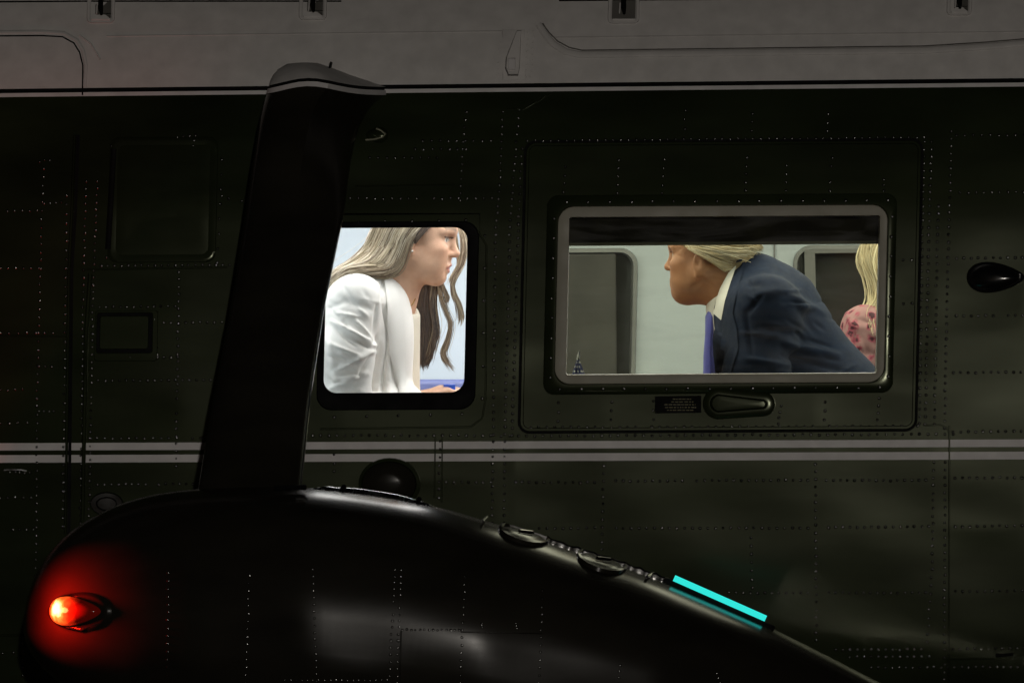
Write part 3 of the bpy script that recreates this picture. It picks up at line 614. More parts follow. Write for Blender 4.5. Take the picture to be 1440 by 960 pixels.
mb = MB(); mb.add([(CX0, CY0, CZ0), (CX1, CY0, CZ0), (CX1, CY1, CZ0), (CX0, CY1, CZ0)], [(0, 1, 2, 3)]); mb.build('cabin_floor', M['carpet'], heli)
mb = MB(); mb.add([(CX0, CY0, CZ1), (CX1, CY0, CZ1), (CX1, CY1, CZ1), (CX0, CY1, CZ1)], [(3, 2, 1, 0)]); mb.build('cabin_ceiling', M['ceil'], heli)
for x in (CX0, CX1):
    mb = MB(); mb.add([(x, CY0, CZ0), (x, CY1, CZ0), (x, CY1, CZ1), (x, CY0, CZ1)], [(0, 1, 2, 3)]); mb.build('cabin_bulkhead', M['wall'], heli)
mb = MB(); mb.add([(CX0, CY1, CZ0), (CX1, CY1, CZ0), (CX1, CY1, CZ1), (CX0, CY1, CZ1)], [(0, 1, 2, 3)]); mb.build('cabin_far_wall', M['wall'], heli)
mb = MB(); mb.box((-2.2, 1.2, 1.0), (2.2, 2.2, 1.1)); mb.box((-2.2, 2.05, -1.2), (2.2, 2.15, 1.0)); mb.box((-2.2, .35, -1.2), (2.2, 2.1, -1.15)); mb.build('fuselage_far_side', M['green'], heli)
for x in (-2.2, 2.2):
    mb = MB(); mb.box((x - .01, .3, -1.19), (x + .01, 2.04, 1.0)); mb.build('fuselage_end', M['green'], heli)
def flat_ring(name, loops, m, parent, cap=False):
    return ring(name, loops, m, parent, surf=lambda x, y, o: P(x, y, o), cap=cap)
# far-side windows seen through the wide window
for (x0, y0, x1, y1) in ((716, 349, 895, 585), (1113, 344, 1296, 585)):
    fw = empty('far_window', tuple(V((x0 + x1) / 2, (y0 + y1) / 2, CY1))); fw.parent = heli; fw.matrix_parent_inverse = Matrix.Translation((0, 0, 1.78))
    rr = lambda e: rrect(x0 + e, y0 + e, x1 - e, y1 - e, max(4, 26 - e), sk=((x0 + x1) / 2, (y0 + y1) / 2))
    flat_ring('frame', [(rr(0), CY1 - .001), (rr(1), CY1 - .02), (rr(6), CY1 - .022), (rr(9), CY1 - .006)], M['far_frame'], fw)
    flat_ring('pane', [(rr(9), CY1 - .006), (rr(25), CY1 - .004)], M['far_pane'], fw, cap=True)
    mb = MB()
    if x0 < 1000:
        mb.add(slab((730, 358), (866, 357), (868, 575), (730, 575), CY1 - .045, CY1 - .030), BOXF); bevel(mb.build('shade', M['curtain'], fw), .004)
    else:
        mb.add(slab((1131, 351), (1290, 349), (1290, 354), (1131, 356.5), CY1 - .04, CY1 - .02), BOXF)
        mb.add(slab((1131, 356), (1146, 356), (1152, 575), (1137, 575), CY1 - .04, CY1 - .02), BOXF); mb.build('shade_frame', M['far_frame2'], fw)
for x in (1088, 700, 560):
    mb = MB(); mb.add(slab((x, 250), (x + 2.2, 250), (x + 2.2, 800), (x, 800), CY1 - .006, CY1 - .002), BOXF); mb.build('wall_panel_joint', M['far_frame'], heli)
for (x0, x1) in ((-.92, -.50), (-.42, .02), (.15, .62), (.75, 1.45)):
    mb = MB(); mb.box((x0, .24, CZ1 - .018), (x1, 1.65, CZ1 - .004)); mb.build('ceiling_light', M['ceiling_lamp'], heli)

# ------------------------------------------------------------------ implicit surfaces for people and clothes
class Field:
    def __init__(s, lo, hi, h):
        s.lo = np.array(lo, np.float32); s.h = h; s.n = np.ceil((np.array(hi) - s.lo) / h).astype(int) + 1
        s.a = np.full(s.n, .05, np.float32)
    def region(s, lo, hi, pad):
        i0 = np.clip(np.floor((np.array(lo) - pad - s.lo) / s.h).astype(int), 0, s.n); i1 = np.clip(np.ceil((np.array(hi) + pad - s.lo) / s.h).astype(int) + 1, 0, s.n)
        if (i1 <= i0).any(): return None, None
        ax = [s.lo[k] + s.h * np.arange(i0[k], i1[k], dtype=np.float32) for k in range(3)]
        G = np.stack(np.meshgrid(*ax, indexing='ij'), -1)
        return tuple(slice(i0[k], i1[k]) for k in range(3)), G
    def put(s, sl, d, k, sub):
        a = s.a[sl]
        if sub: d = -d; h = np.clip(k - np.abs(a - d), 0, None) / k; s.a[sl] = np.maximum(a, d) + h * h * k / 4
        else: h = np.clip(k - np.abs(a - d), 0, None) / k; s.a[sl] = np.minimum(a, d) - h * h * k / 4
    def ell(s, c, r, Rm=None, k=.02, sub=False):
        c = np.array(c, np.float32); r = np.array(r, np.float32); mx = r.max()
        sl, G = s.region(c - mx, c + mx, k + .012)
        if sl is None: return
        p = G - c
        if Rm is not None: p = p @ np.array(Rm, np.float32)
        k0 = np.linalg.norm(p / r, axis=-1); k1 = np.linalg.norm(p / (r * r), axis=-1) + 1e-6
        s.put(sl, k0 * (k0 - 1) / k1, k, sub)
    def cone(s, a, b, ra, rb, k=.02, sub=False):
        a = np.array(a, np.float32); b = np.array(b, np.float32); mx = max(ra, rb)
        sl, G = s.region(np.minimum(a, b) - mx, np.maximum(a, b) + mx, k + .012)
        if sl is None: return
        p = G - a; ba = b - a; t = np.clip((p @ ba) / (ba @ ba + 1e-9), 0, 1)
        d = np.linalg.norm(p - t[..., None] * ba, axis=-1) - (ra + (rb - ra) * t); s.put(sl, d, k, sub)
    def plane(s, p0, nrm):                  # keep the side opposite to nrm
        ax = [s.lo[k] + s.h * np.arange(s.n[k], dtype=np.float32) for k in range(3)]; nrm = np.array(nrm, float); nrm /= np.linalg.norm(nrm)
        d = (ax[0][:, None, None] - p0[0]) * nrm[0] + (ax[1][None, :, None] - p0[1]) * nrm[1] + (ax[2][None, None, :] - p0[2]) * nrm[2]
        s.a = np.maximum(s.a, d.astype(np.float32))
    def mesh(s, smooth=2):
        a = s.a; n = a.shape; ins = a < 0
        a = a.copy()
        c = np.zeros(tuple(x - 1 for x in n), np.int8)
        for dx in (0, 1):
            for dy in (0, 1):
                for dz in (0, 1): c += ins[dx:n[0] - 1 + dx, dy:n[1] - 1 + dy, dz:n[2] - 1 + dz]
        act = np.argwhere((c > 0) & (c < 8)); idx = np.full(c.shape, -1, np.int32); idx[tuple(act.T)] = np.arange(len(act))
        pos = np.zeros((len(act), 3)); cnt = np.zeros(len(act))
        cs = [(i, j, k) for i in (0, 1) for j in (0, 1) for k in (0, 1)]
        for p in cs:
            for ax in range(3):
                if p[ax]: continue
                q = list(p); q[ax] = 1
                va = a[tuple((act + p).T)]; vb = a[tuple((act + q).T)]; m = (va < 0) != (vb < 0); t = np.where(m, va / (va - vb + 1e-12), 0)
                pt = np.array(p, float)[None, :].repeat(len(act), 0); pt[:, ax] += t; pos[m] += pt[m]; cnt[m] += 1
        v = (act + pos / cnt[:, None]) * s.h + s.lo
        fs = []
        for ax in range(3):
            sl0 = [slice(None)] * 3; sl1 = [slice(None)] * 3; sl0[ax] = slice(0, -1); sl1[ax] = slice(1, None)
            A_, B_ = ins[tuple(sl0)], ins[tuple(sl1)]; e = np.argwhere(A_ != B_); o1, o2 = (ax + 1) % 3, (ax + 2) % 3
            e = e[(e[:, o1] > 0) & (e[:, o2] > 0) & (e[:, o1] < n[o1] - 1) & (e[:, o2] < n[o2] - 1)]
            flip = A_[tuple(e.T)]
            def cell(d1, d2): q = e.copy(); q[:, o1] -= d1; q[:, o2] -= d2; return idx[tuple(q.T)]
            f = np.stack([cell(1, 1), cell(0, 1), cell(0, 0), cell(1, 0)], -1); f[~flip] = f[~flip][:, ::-1]; fs.append(f)
        f = np.concatenate(fs)
        for _ in range(smooth):
            acc = np.zeros_like(v); ct = np.zeros(len(v))
            for i, j in ((0, 1), (1, 2), (2, 3), (3, 0)):
                np.add.at(acc, f[:, i], v[f[:, j]]); np.add.at(acc, f[:, j], v[f[:, i]]); np.add.at(ct, f[:, i], 1); np.add.at(ct, f[:, j], 1)
            v = .5 * v + .5 * acc / ct[:, None]
        return v, f
def normals(v, f):
    n = np.zeros_like(v); fn = np.cross(v[f[:, 2]] - v[f[:, 0]], v[f[:, 3]] - v[f[:, 1]])
    for k in range(4): np.add.at(n, f[:, k], fn)
    return n / (np.linalg.norm(n, axis=1, keepdims=True) + 1e-9)
def fmk(name, v, f, m, parent=None, cols=None):
    me = bpy.data.meshes.new(name); me.vertices.add(len(v)); me.vertices.foreach_set('co', v.astype(np.float32).ravel())
    me.loops.add(f.size); me.loops.foreach_set('vertex_index', f.astype(np.int32).ravel()); me.polygons.add(len(f))
    me.polygons.foreach_set('loop_start', np.arange(0, f.size, 4, dtype=np.int32)); me.update(calc_edges=True); me.validate()
    me.polygons.foreach_set('use_smooth', [True] * len(me.polygons))
    if cols is not None:
        a = me.color_attributes.new('Col', 'FLOAT_COLOR', 'POINT'); cc = np.ones((len(v), 4), np.float32); cc[:, :3] = cols; a.data.foreach_set('color', cc.ravel())
    me.materials.append(m); o = bpy.data.objects.new(name, me); return link(o, parent)
def fold(v, f, folds):
    """cloth folds: (a, b, width, height) picture segments pushed along the normal on the side towards the window"""
    for (a, b, w, h, y) in folds:
        n = normals(v, f); A_ = P(*a, y); B_ = P(*b, y); ab = (B_ - A_)[[0, 2]]; p = v[:, [0, 2]] - A_[[0, 2]]
        t = np.clip(p @ ab / (ab @ ab), 0, 1); d = np.linalg.norm(p - t[:, None] * ab, axis=1)
        g_ = np.exp(-(d / w) ** 2) * np.sin(np.pi * np.clip(t * .9 + .05, 0, 1)) ** .5 * (n[:, 1] < .25)
        v = v + n * (g_ * h * 1.35)[:, None]
    return v

def crease(v, f, O, Rm, s, lines):
    """facial lines in head space: (a, b, width, depth, plane) where plane 'f' is the front (y, z) and 's' the side (x, z)"""
    n = normals(v, f); q = ((v - np.array(O)) / s) @ Rm
    for a, b, w, h, pl in lines:
        for sg in (-1, 1):
            p = np.stack([q[:, 1] * sg, q[:, 2]], -1) if pl == 'f' else q[:, [0, 2]]; ok = (q[:, 0] > .045) if pl == 'f' else (q[:, 1] * sg > .03)
            A_ = np.array(a); ab = np.array(b) - A_; t = np.clip((p - A_) @ ab / (ab @ ab), 0, 1); d = np.linalg.norm(p - A_ - t[:, None] * ab, axis=1)
            v = v + n * (np.exp(-(d / w) ** 2) * h * ok * np.sin(np.pi * np.clip(t * .86 + .07, 0, 1)))[:, None]
    return v
def random_folds(n, box, y, seed, amp=.0035, lean=0.0):
    g_ = np.random.default_rng(seed); out = []
    for _ in range(n):
        x, z = g_.uniform(box[0], box[2]), g_.uniform(box[1], box[3]); a = g_.normal(lean, .55); L = g_.uniform(12, 38)
        out.append(((x - L * math.cos(a) / 2, z - L * math.sin(a) / 2), (x + L * math.cos(a) / 2, z + L * math.sin(a) / 2), g_.uniform(.0035, .008), g_.choice((-1, 1)) * g_.uniform(.3, 1) * amp, y))
    return out
def basis(fwd, up=(0, 0, 1)):
    f = Vector(fwd).normalized(); l = Vector(up).cross(f).normalized(); u = f.cross(l)
    return np.array([list(f), list(l), list(u)]).T       # columns: forward, left, up
def head(F, O, Rm, s, male=False):
    T = lambda *p: np.array(O) + s * (Rm @ np.array(p, float))
    E = lambda c, r, k=.02, sub=False: F.ell(T(*c), np.array(r) * s, Rm, k * s, sub)
    K = lambda a, b, ra, rb, k=.02, sub=False: F.cone(T(*a), T(*b), ra * s, rb * s, k * s, sub)
    E((-.008, 0, .045), (.100, .076, .082)); E((.045, 0, .0), (.053, .060, .085), .03)
    E((.045, 0, -.062), (.046, .047 if not male else .054, .044), .03)
    E((.074, 0, -.092), (.019, .021, .017), .022)
    for q in (-1, 1):
        K((.002, q * .048, -.038), (.066, q * .02, -.092), .021 if not male else .024, .016 if not male else .02, .03)
        E((.066, q * .043, -.014), (.026, .021, .018), .02); E((.058, q * .036, -.045), (.030, .020, .032), .03)
        K((.092, q * .010, .033), (.080, q * .046, .034), .011, .009, .015)
    K((.085, 0, .075), (.08, 0, .04), .02, .016, .05)
    for q in (-1, 1): E((.104, q * .033, .012), (.017, .018, .0125), .012, True)
    for q in (-1, 1):
        E((.078, q * .031, .012), (.0135, .0135, .0125), .003)
        K((.089, q * .017, .021), (.083, q * .047, .018), .0036, .003, .006)
        K((.089, q * .019, .003), (.083, q * .045, .005), .0028, .0024, .006)
    K((.093, 0, .024), (.113, 0, -.020), .0085, .0105, .012); E((.115, 0, -.024), (.0105, .0115, .0095), .008)
    for q in (-1, 1): E((.102, q * .0125, -.027), (.0105, .0075, .0075), .007)
    for q in (-1, 1): E((.107, q * .0065, -.0355), (.005, .0035, .004), .003, True)
    K((.0965, -.001, -.042), (.0985, .001, -.052), .008, .007, .012)
    K((.0985, -.016, -.0585), (.0985, .016, -.0585), .0052, .0052, .008); E((.1005, 0, -.0575), (.006, .012, .0055), .006)
    K((.096, -.014, -.0705), (.096, .014, -.0705), .0062, .0062, .008); E((.0985, 0, -.0705), (.006, .011, .006), .006)
    K((.104, -.017, -.0642), (.104, .017, -.0642), .0028, .0028, .003, True)
    if not male: E((.106, 0, -.0648), (.012, .0145, .0046), .003, True)
    for q in (-1, 1):
        a = .22; er = Rm @ np.array([[math.cos(a), 0, math.sin(a)], [0, 1, 0], [-math.sin(a), 0, math.cos(a)]])
        ez = -.013 if male else 0; ey = .004 if male else 0
        F.ell(T(-.006, q * (.079 + ey), -.002 + ez), np.array((.0185, .0095, .032)) * s, er, .004 * s); F.ell(T(-.002, q * (.090 + ey), .003 + ez), np.array((.0110, .0090, .018)) * s, er, .003 * s, True)
        E((.0, q * (.076 + ey), -.030 + ez), (.008, .007, .009), .006)
    return T
def face_cols(v, O, Rm, s, skin, lip, brow, eye=(.06, .09, .08), makeup=0):
    q = ((v - np.array(O)) / s) @ Rm; c = np.tile(np.array(skin, float), (len(v), 1)); x, y, z = q.T
    def blend(w, col): c[:] = c * (1 - w[:, None]) + np.array(col) * w[:, None]
    ck = np.exp(-(((x - .07) / .03) ** 2 + ((np.abs(y) - .045) / .022) ** 2 + ((z + .02) / .02) ** 2)); blend(ck * .35, np.array(skin) * np.array((1.05, .72, .66)))
    nz = np.exp(-(((x - .115) / .014) ** 2 + (y / .016) ** 2 + ((z + .022) / .014) ** 2)); blend(nz * .25, np.array(skin) * np.array((1.05, .75, .7)))
    lp = (x > .088) & (np.abs(y) < .024) & (np.abs(z + .0645) < .0125 * (1 - (np.abs(y) / .027) ** 2)); blend(lp.astype(float) * .85, lip)
    ml = (x > .085) & (np.abs(y) < .023) & (np.abs(z + .0642) < .0014); blend(ml.astype(float) * .8, np.array(lip) * .25)
    if makeup:
        th_ = (x > .08) & (np.abs(y) < .013) & (z > -.0655) & (z < -.0605) & (x < .0985); blend(th_.astype(float) * .8, (.78, .72, .66))
    zb = .038 + .006 * np.sin((np.abs(y) - .012) / .04 * 2.2); br = np.exp(-((z - zb) / .0050) ** 2) * (x > .066) * (np.abs(y) > .013) * (np.abs(y) < .054); blend(br * .9, brow)
    ey = (x > .06) & (((np.abs(y) - .032) / .0145) ** 2 + ((z - .012) / .0062) ** 2 < 1); blend(ey.astype(float), (.55, .52, .48))
    ir = ey & (((np.abs(y) - .033) / .0062) ** 2 + ((z - .012) / .0062) ** 2 < 1); blend(ir.astype(float), eye)
    la = (x > .06) & (np.abs(np.abs(y) - .032) < .019) & (np.abs(z - (.0185 - .2 * 0)) < .0024); blend(la.astype(float) * (.55 + .35 * makeup), (.03, .02, .015))
    sh = np.exp(-(((np.abs(y) - .033) / .02) ** 2 + ((z - .022) / .008) ** 2)) * (x > .06); blend(sh * (.12 + .25 * makeup), (.16, .09, .06))
    return c
def hand(F, wr, d, nrm, thumb, s=1.0, curl=(.5, .6, .5)):
    d = np.array(Vector(d).normalized()); nrm = np.array(Vector(nrm).normalized()); sd_ = np.cross(d, nrm); sd_ /= np.linalg.norm(sd_); sd_ = sd_ * (1 if sd_ @ np.array(thumb) > 0 else -1)
    wr = np.array(wr, float)
    for i, (o, L) in enumerate(((.030, .070), (.010, .078), (-.010, .073), (-.029, .058))):
        kn = wr + s * (d * (.088 - .004 * abs(i - 1)) + sd_ * o); F.cone(wr + s * sd_ * o * .6, kn, .0135 * s, .0115 * s, .012)
        p = kn; an = 0; dd = d
        for j, fr in enumerate((.45, .31, .24)):
            an += curl[j] * (1 + .12 * i); dd = d * math.cos(an) - nrm * math.sin(an); q = p + s * L * fr * 1.08 * (dd + sd_ * o * .8)
            F.cone(p, q, (.0095 - .001 * j) * s, (.0088 - .0012 * j) * s, .003); p = q
    t0 = wr + s * (d * .025 + sd_ * .024); t1 = t0 + s * (d * .032 + sd_ * .026 - nrm * .008); t2 = t1 + s * (d * .030 + sd_ * .006 - nrm * .010); t3 = t2 + s * (d * .022 - sd_ * .004 - nrm * .006)
    F.cone(t0, t1, .015 * s, .0115 * s, .012); F.cone(t1, t2, .0110 * s, .0098 * s, .003); F.cone(t2, t3, .0098 * s, .0080 * s, .003)
def strands(name, bundles, m, parent, n=4):
    """bundles: (list of control polylines to blend between, count, radius, colours, jitter)"""
    vs = []; fs = []; cols = []
    def smoothline(pts, k):
        pts = np.array(pts); t = np.linspace(0, len(pts) - 1, k); i = np.clip(t.astype(int), 0, len(pts) - 2); u = (t - i)[:, None]
        p0 = pts[np.clip(i - 1, 0, None)]; p1 = pts[i]; p2 = pts[i + 1]; p3 = pts[np.clip(i + 2, None, len(pts) - 1)]
        return .5 * (2 * p1 + (p2 - p0) * u + (2 * p0 - 5 * p1 + 4 * p2 - p3) * u ** 2 + (3 * p1 - p0 - 3 * p2 + p3) * u ** 3)
    for lines, count, rad, pal, jit in bundles:
        L = [smoothline(l, 22) for l in lines]
        for _ in range(count):
            u = RNG.uniform(0, len(L) - 1) if len(L) > 1 else 0; i = min(int(u), max(len(L) - 2, 0)); w = u - i
            ln = L[i] * (1 - w) + (L[i + 1] if len(L) > 1 else L[0]) * w
            ph = RNG.uniform(0, 6.28, 3); tt = np.linspace(0, 1, len(ln))
            ln = ln + np.outer(.4 + .9 * tt, RNG.normal(0, jit, 3)) + np.stack([np.sin(tt * RNG.uniform(4, 9) + p) * jit * .5 for p in ph], -1)
            r = rad * RNG.uniform(.6, 1.25); e = RNG.uniform(.86, 1.0); ln = ln[:max(6, int(len(ln) * e))]; k = len(ln)
            col = np.array(pal[RNG.integers(len(pal))]) * RNG.uniform(.8, 1.2)
            tg = np.gradient(ln, axis=0); tg /= np.linalg.norm(tg, axis=1, keepdims=True) + 1e-9
            up = np.cross(tg, np.array([.2, 1, .1])); up /= np.linalg.norm(up, axis=1, keepdims=True) + 1e-9; w2 = np.cross(tg, up)
            rr = r * np.minimum(1, 6 * (1 - np.linspace(0, 1, k)) + .12) ; b = len(vs)
            for j in range(k):
                for q in range(n):
                    a = 2 * math.pi * q / n + .4; vs.append(ln[j] + (up[j] * math.cos(a) + w2[j] * math.sin(a)) * rr[j])
                    cols.append(col)
            fs += [(b + j * n + q, b + j * n + (q + 1) % n, b + (j + 1) * n + (q + 1) % n, b + (j + 1) * n + q) for j in range(k - 1) for q in range(n)]
    return mk(name, vs, fs, m, parent, True, np.array(cols))
def drape(name, left, right, target, m, parent, off=.004, th=.004, n=26, k=9, y0=.5, puff=0.0):
    """a strip of cloth between two picture edges, laid on a surface as seen from the window"""
    def rs(l, n_): l = np.array(l, float); t = np.linspace(0, len(l) - 1, n_); i = np.clip(t.astype(int), 0, len(l) - 2); u = (t - i)[:, None]; return l[i] * (1 - u) + l[i + 1] * u
    A_, B_ = rs(left, n), rs(right, n); pts = []; last = y0
    for i in range(n):
        for j in range(k):
            q = A_[i] + (B_[i] - A_[i]) * j / (k - 1); d = (V(q[0], q[1]) - CO).normalized(); h = target.ray_cast(CO + d * (D - .2), d, 2.2)
            y = h[0].y if h[0] is not None else last
            last = y; pts.append((q[0], q[1], y - off - puff * math.sin(math.pi * j / (k - 1))))
    ys = np.array([p[2] for p in pts]).reshape(n, k)
    for _ in range(3):
        y2 = ys.copy(); y2[1:-1] = (ys[:-2] + 2 * ys[1:-1] + ys[2:]) / 4; y2[:, 1:-1] = (y2[:, :-2] + 2 * y2[:, 1:-1] + y2[:, 2:]) / 4; ys = y2
    pts = [(p[0], p[1], y) for p, y in zip(pts, ys.ravel())]
    vs = [P(*p) for p in pts] + [P(p[0], p[1], p[2] + th) for p in pts]; N = n * k
    fs = [(i * k + j, i * k + j + 1, (i + 1) * k + j + 1, (i + 1) * k + j) for i in range(n - 1) for j in range(k - 1)]
    fs += [tuple(N + x for x in f[::-1]) for f in fs]
    bd = [j for j in range(k)] + [i * k + k - 1 for i in range(1, n)] + [(n - 1) * k + j for j in range(k - 2, -1, -1)] + [i * k for i in range(n - 2, 0, -1)]
    fs += [(bd[i], N + bd[i], N + bd[(i + 1) % len(bd)], bd[(i + 1) % len(bd)]) for i in range(len(bd))]
    return mk(name, vs, fs, m, parent)
def bvh(v, f): return BVHTree.FromPolygons([Vector(x) for x in v], [tuple(int(i) for i in q) for q in f])
def rot_toward(axis):                       # rotation whose third column is axis
    a = Vector(axis).normalized(); return np.array(Vector((0, 0, 1)).rotation_difference(a).to_matrix())

# ------------------------------------------------------------------ seated woman in white
def white_jacket_person():
    hs = .885; hy = .52; O = P(583, 338.5, hy); Rm = basis((.985, -.09, -.105), (-.05, 0, 1))
    F = Field((-.60, .20, -.52), (-.03, .88, .38), .0030)
    T = head(F, O, Rm, hs)
    nb = P(548, 412, .54)
    F.cone(T(-.028, 0, -.035), nb, .047, .050, .03); F.cone(T(.0, 0, -.06), P(566, 425, .53), .028, .026, .035)
    lean = P(520, 470, .55) - P(440, 720, .55); RL = rot_toward(lean)
    F.ell(P(520, 480, .55), (.085, .125, .15), RL, .04); F.cone(nb, P(520, 470, .55), .05, .08, .04); F.cone(P(520, 480, .55), P(445, 700, .55), .09, .10, .04)
    sh1, sh2 = P(508, 428, .41), P(540, 420, .70)
    F.cone(sh1, sh2, .036, .036, .04)
    el1, wr1 = P(488, 590, .33), P(588, 563, .47); el2, wr2 = P(560, 590, .80), P(616, 566, .60)
    F.cone(sh1, el1, .042, .036, .03); F.cone(el1, wr1, .034, .024, .02); F.cone(sh2, el2, .042, .036, .03); F.cone(el2, wr2, .034, .024, .02)
    hand(F, wr1, P(650, 540, .52) - wr1, (-.25, -.25, .95), (0, 1, .2), .90, (.35, .55, .45)); hand(F, wr2, P(662, 552, .58) - wr2, (-.1, .3, .95), (0, -1, .2), .90, (.4, .6, .5))
    v, f = F.mesh(2)
    v = crease(v, f, O, Rm, hs, [((.016, -.030), (.031, -.064), .004, -.0012, 'f'), ((.024, -.064), (.030, -.078), .004, -.0010, 'f'), ((.020, -.002), (.046, .000), .003, -.0010, 'f')])
    body = fmk('person', v, f, M['skin'], None, face_cols(v, O, Rm, hs, (.60, .365, .245), (.50, .20, .165), (.22, .15, .10), makeup=1))
    tag(body, 'person in white jacket with long blonde hair leaning forward behind the clear window', 'person')
    # cream top
    G = Field((-.52, .36, -.30), (-.20, .78, .14), .005)
    G.ell(P(523, 486, .55), (.085, .105, .15), RL, .04); G.cone(P(556, 448, .55), P(558, 570, .55), .052, .058, .05); G.cone(P(548, 428, .54), P(524, 470, .55), .056, .08, .04); G.cone(P(520, 480, .55), P(478, 620, .55), .080, .09, .04)
    G.ell(P(571, 414, .53), (.045, .05, .05), None, .02, True)
    tv, tf = G.mesh(3); fmk('top', tv, tf, M['cream'], body)
    # jacket
    J = Field((-.66, .20, -.56), (-.17, .88, .22), .004)
    J.ell(P(512, 478, .55), (.105, .150, .165), RL, .04); J.cone(P(512, 480, .55), P(440, 715, .55), .118, .125, .05)
    J.cone(P(498, 428, .385), P(545, 414, .72), .062, .058, .05); J.cone(P(528, 428, .55), P(500, 440, .55), .06, .1, .05)
    J.cone(P(538, 432, .50), P(545, 566, .50), .050, .062, .06)
    J.cone(P(500, 424, .385), P(488, 500, .335), .062, .060, .035); J.cone(P(488, 500, .335), el1, .060, .056, .03); J.cone(el1, P(575, 567, .455), .055, .040, .03)
    J.cone(sh2, el2, .060, .054, .03); J.cone(el2, P(606, 570, .625), .052, .038, .03)
    J.cone(P(566, 384, .54), P(566, 425, .54), .046, .046, .02, True)
    J.ell(P(595, 500, .56), (.045, .075, .22), None, .02, True)
    v2, f2 = J.mesh(3)
    v2 = fold(v2, f2, random_folds(26, (462, 400, 524, 560), .34, 3, .0028, .5) + random_folds(8, (535, 430, 565, 550), .45, 4, .002, 1.3) + [((527, 486), (468, 452), .006, .008, .34), ((526, 492), (486, 470), .004, -.006, .34), ((527, 488), (530, 430), .005, -.007, .36), ((525, 494), (476, 520), .006, .008, .33), ((523, 500), (500, 536), .005, -.006, .33),
        ((462, 500), (500, 512), .006, -.006, .33), ((515, 524), (464, 548), .007, .009, .33), ((510, 540), (470, 566), .006, -.006, .33), ((537, 396), (546, 470), .0045, -.008, .40), ((546, 470), (538, 556), .006, -.010, .42), ((474, 440), (506, 446), .004, .005, .33), ((500, 450), (522, 476), .004, .006, .33), ((466, 484), (506, 500), .004, .006, .33), ((470, 534), (506, 530), .004, .006, .33), ((484, 404), (500, 430), .006, -.004, .34),
        ((480, 420), (512, 434), .010, -.005, .34), ((472, 462), (500, 486), .005, -.006, .33), ((462, 470), (474, 540), .008, .004, .33), ((549, 500), (562, 552), .005, -.006, .42), ((540, 480), (545, 552), .009, .005, .42)])
    fmk('jacket', v2, f2, M['white_wool'], body)
    bt = bvh(v2, f2)
    drape('lapel', [(539, 381), (541, 395), (545, 430), (545, 462), (549, 500), (560, 540), (563, 556)], [(549, 383), (553, 396), (563, 422), (569, 450), (571, 500), (571, 540), (571, 556)], bt, M['white_wool'], body, .009, .003, 34, 9, puff=.0)
    # hair
    Hc = Field(O - np.array([.16, .14, .14]), O + np.array([.14, .14, .19]), .004)
    Hc.ell(T(-.016, 0, .052), np.array((.104, .083, .084)) * hs, Rm, .01); Hc.ell(T(-.05, 0, -.01), np.array((.062, .072, .085)) * hs, Rm, .03)
    Hc.plane(T(.066, 0, .07), Rm @ np.array((1, 0, -.75))); Hc.plane(T(.004, 0, .02), Rm @ np.array((.8, 0, -.9)))
    hv, hf = Hc.mesh(3)
    fmk('hair_base', hv, hf, M['hair'], body, np.tile(np.array((.20, .15, .10)), (len(hv), 1)))
    bl_ = [(.42, .36, .25), (.50, .43, .31), (.30, .245, .17), (.20, .155, .105), (.60, .53, .41)]; br_ = [(.075, .05, .038), (.10, .07, .05), (.05, .034, .026), (.14, .10, .07)]
    q = lambda l: [P(*p) for p in l]
    up0 = q([(598, 284, .53), (566, 288, .47), (536, 306, .46), (516, 345, .47), (494, 368, .46), (470, 386, .45), (448, 410, .46), (425, 452, .47)])
    up1 = q([(604, 290, .51), (578, 297, .45), (553, 318, .44), (538, 350, .44), (518, 371, .41), (488, 381, .395), (462, 404, .40), (440, 452, .42)])
    up2 = q([(608, 300, .50), (588, 309, .445), (569, 330, .435), (558, 356, .44), (543, 377, .43), (512, 380, .39), (480, 388, .375), (452, 432, .38)])
    up3 = q([(606, 312, .475), (592, 321, .445), (579, 336, .435), (571, 356, .44), (562, 378, .45), (547, 388, .455), (520, 383, .44), (490, 390, .42)])
    bk = q([(600, 288, .55), (560, 290, .60), (528, 318, .60), (512, 355, .58), (490, 378, .55), (465, 395, .55), (440, 430, .56), (420, 480, .57)])
    fb0 = q([(612, 312, .60), (604, 350, .625), (588, 395, .62), (584, 430, .62), (583, 465, .62), (588, 500, .62), (592, 522, .62)])
    fb1 = q([(616, 316, .60), (612, 352, .625), (602, 392, .62), (597, 430, .62), (600, 465, .62), (598, 498, .62), (596, 520, .62)])
    fb2 = q([(620, 320, .60), (620, 355, .62), (613, 392, .62), (610, 430, .62), (614, 462, .62), (607, 492, .62), (600, 512, .62)])
    c1 = q([(622, 330, .61), (618, 395, .61), (621, 420, .60), (628, 440, .60), (634, 457, .60), (629, 480, .60), (623, 497, .60), (630, 511, .60), (641, 524, .60)])
    c2 = q([(640, 330, .585), (645, 372, .585), (637, 392, .585), (638, 412, .58), (645, 430, .58), (648, 448, .58), (645, 456, .58)])
    c3 = q([(634, 312, .58), (651, 330, .575), (655, 352, .575), (650, 374, .58), (639, 392, .58), (636, 405, .58)]); c3b = q([(628, 306, .58), (646, 322, .575), (650, 350, .575), (646, 372, .58), (636, 392, .58), (633, 402, .58)])
    rt0 = q([(612, 300, .475), (602, 312, .452), (592, 322, .440), (583, 334, .436), (577, 346, .436)]); rt1 = q([(616, 306, .475), (607, 316, .455), (598, 325, .446), (589, 334, .442), (583, 342, .442)])
    c4 = q([(618, 390, .605), (624, 405, .60), (628, 418, .60), (627, 430, .60)])
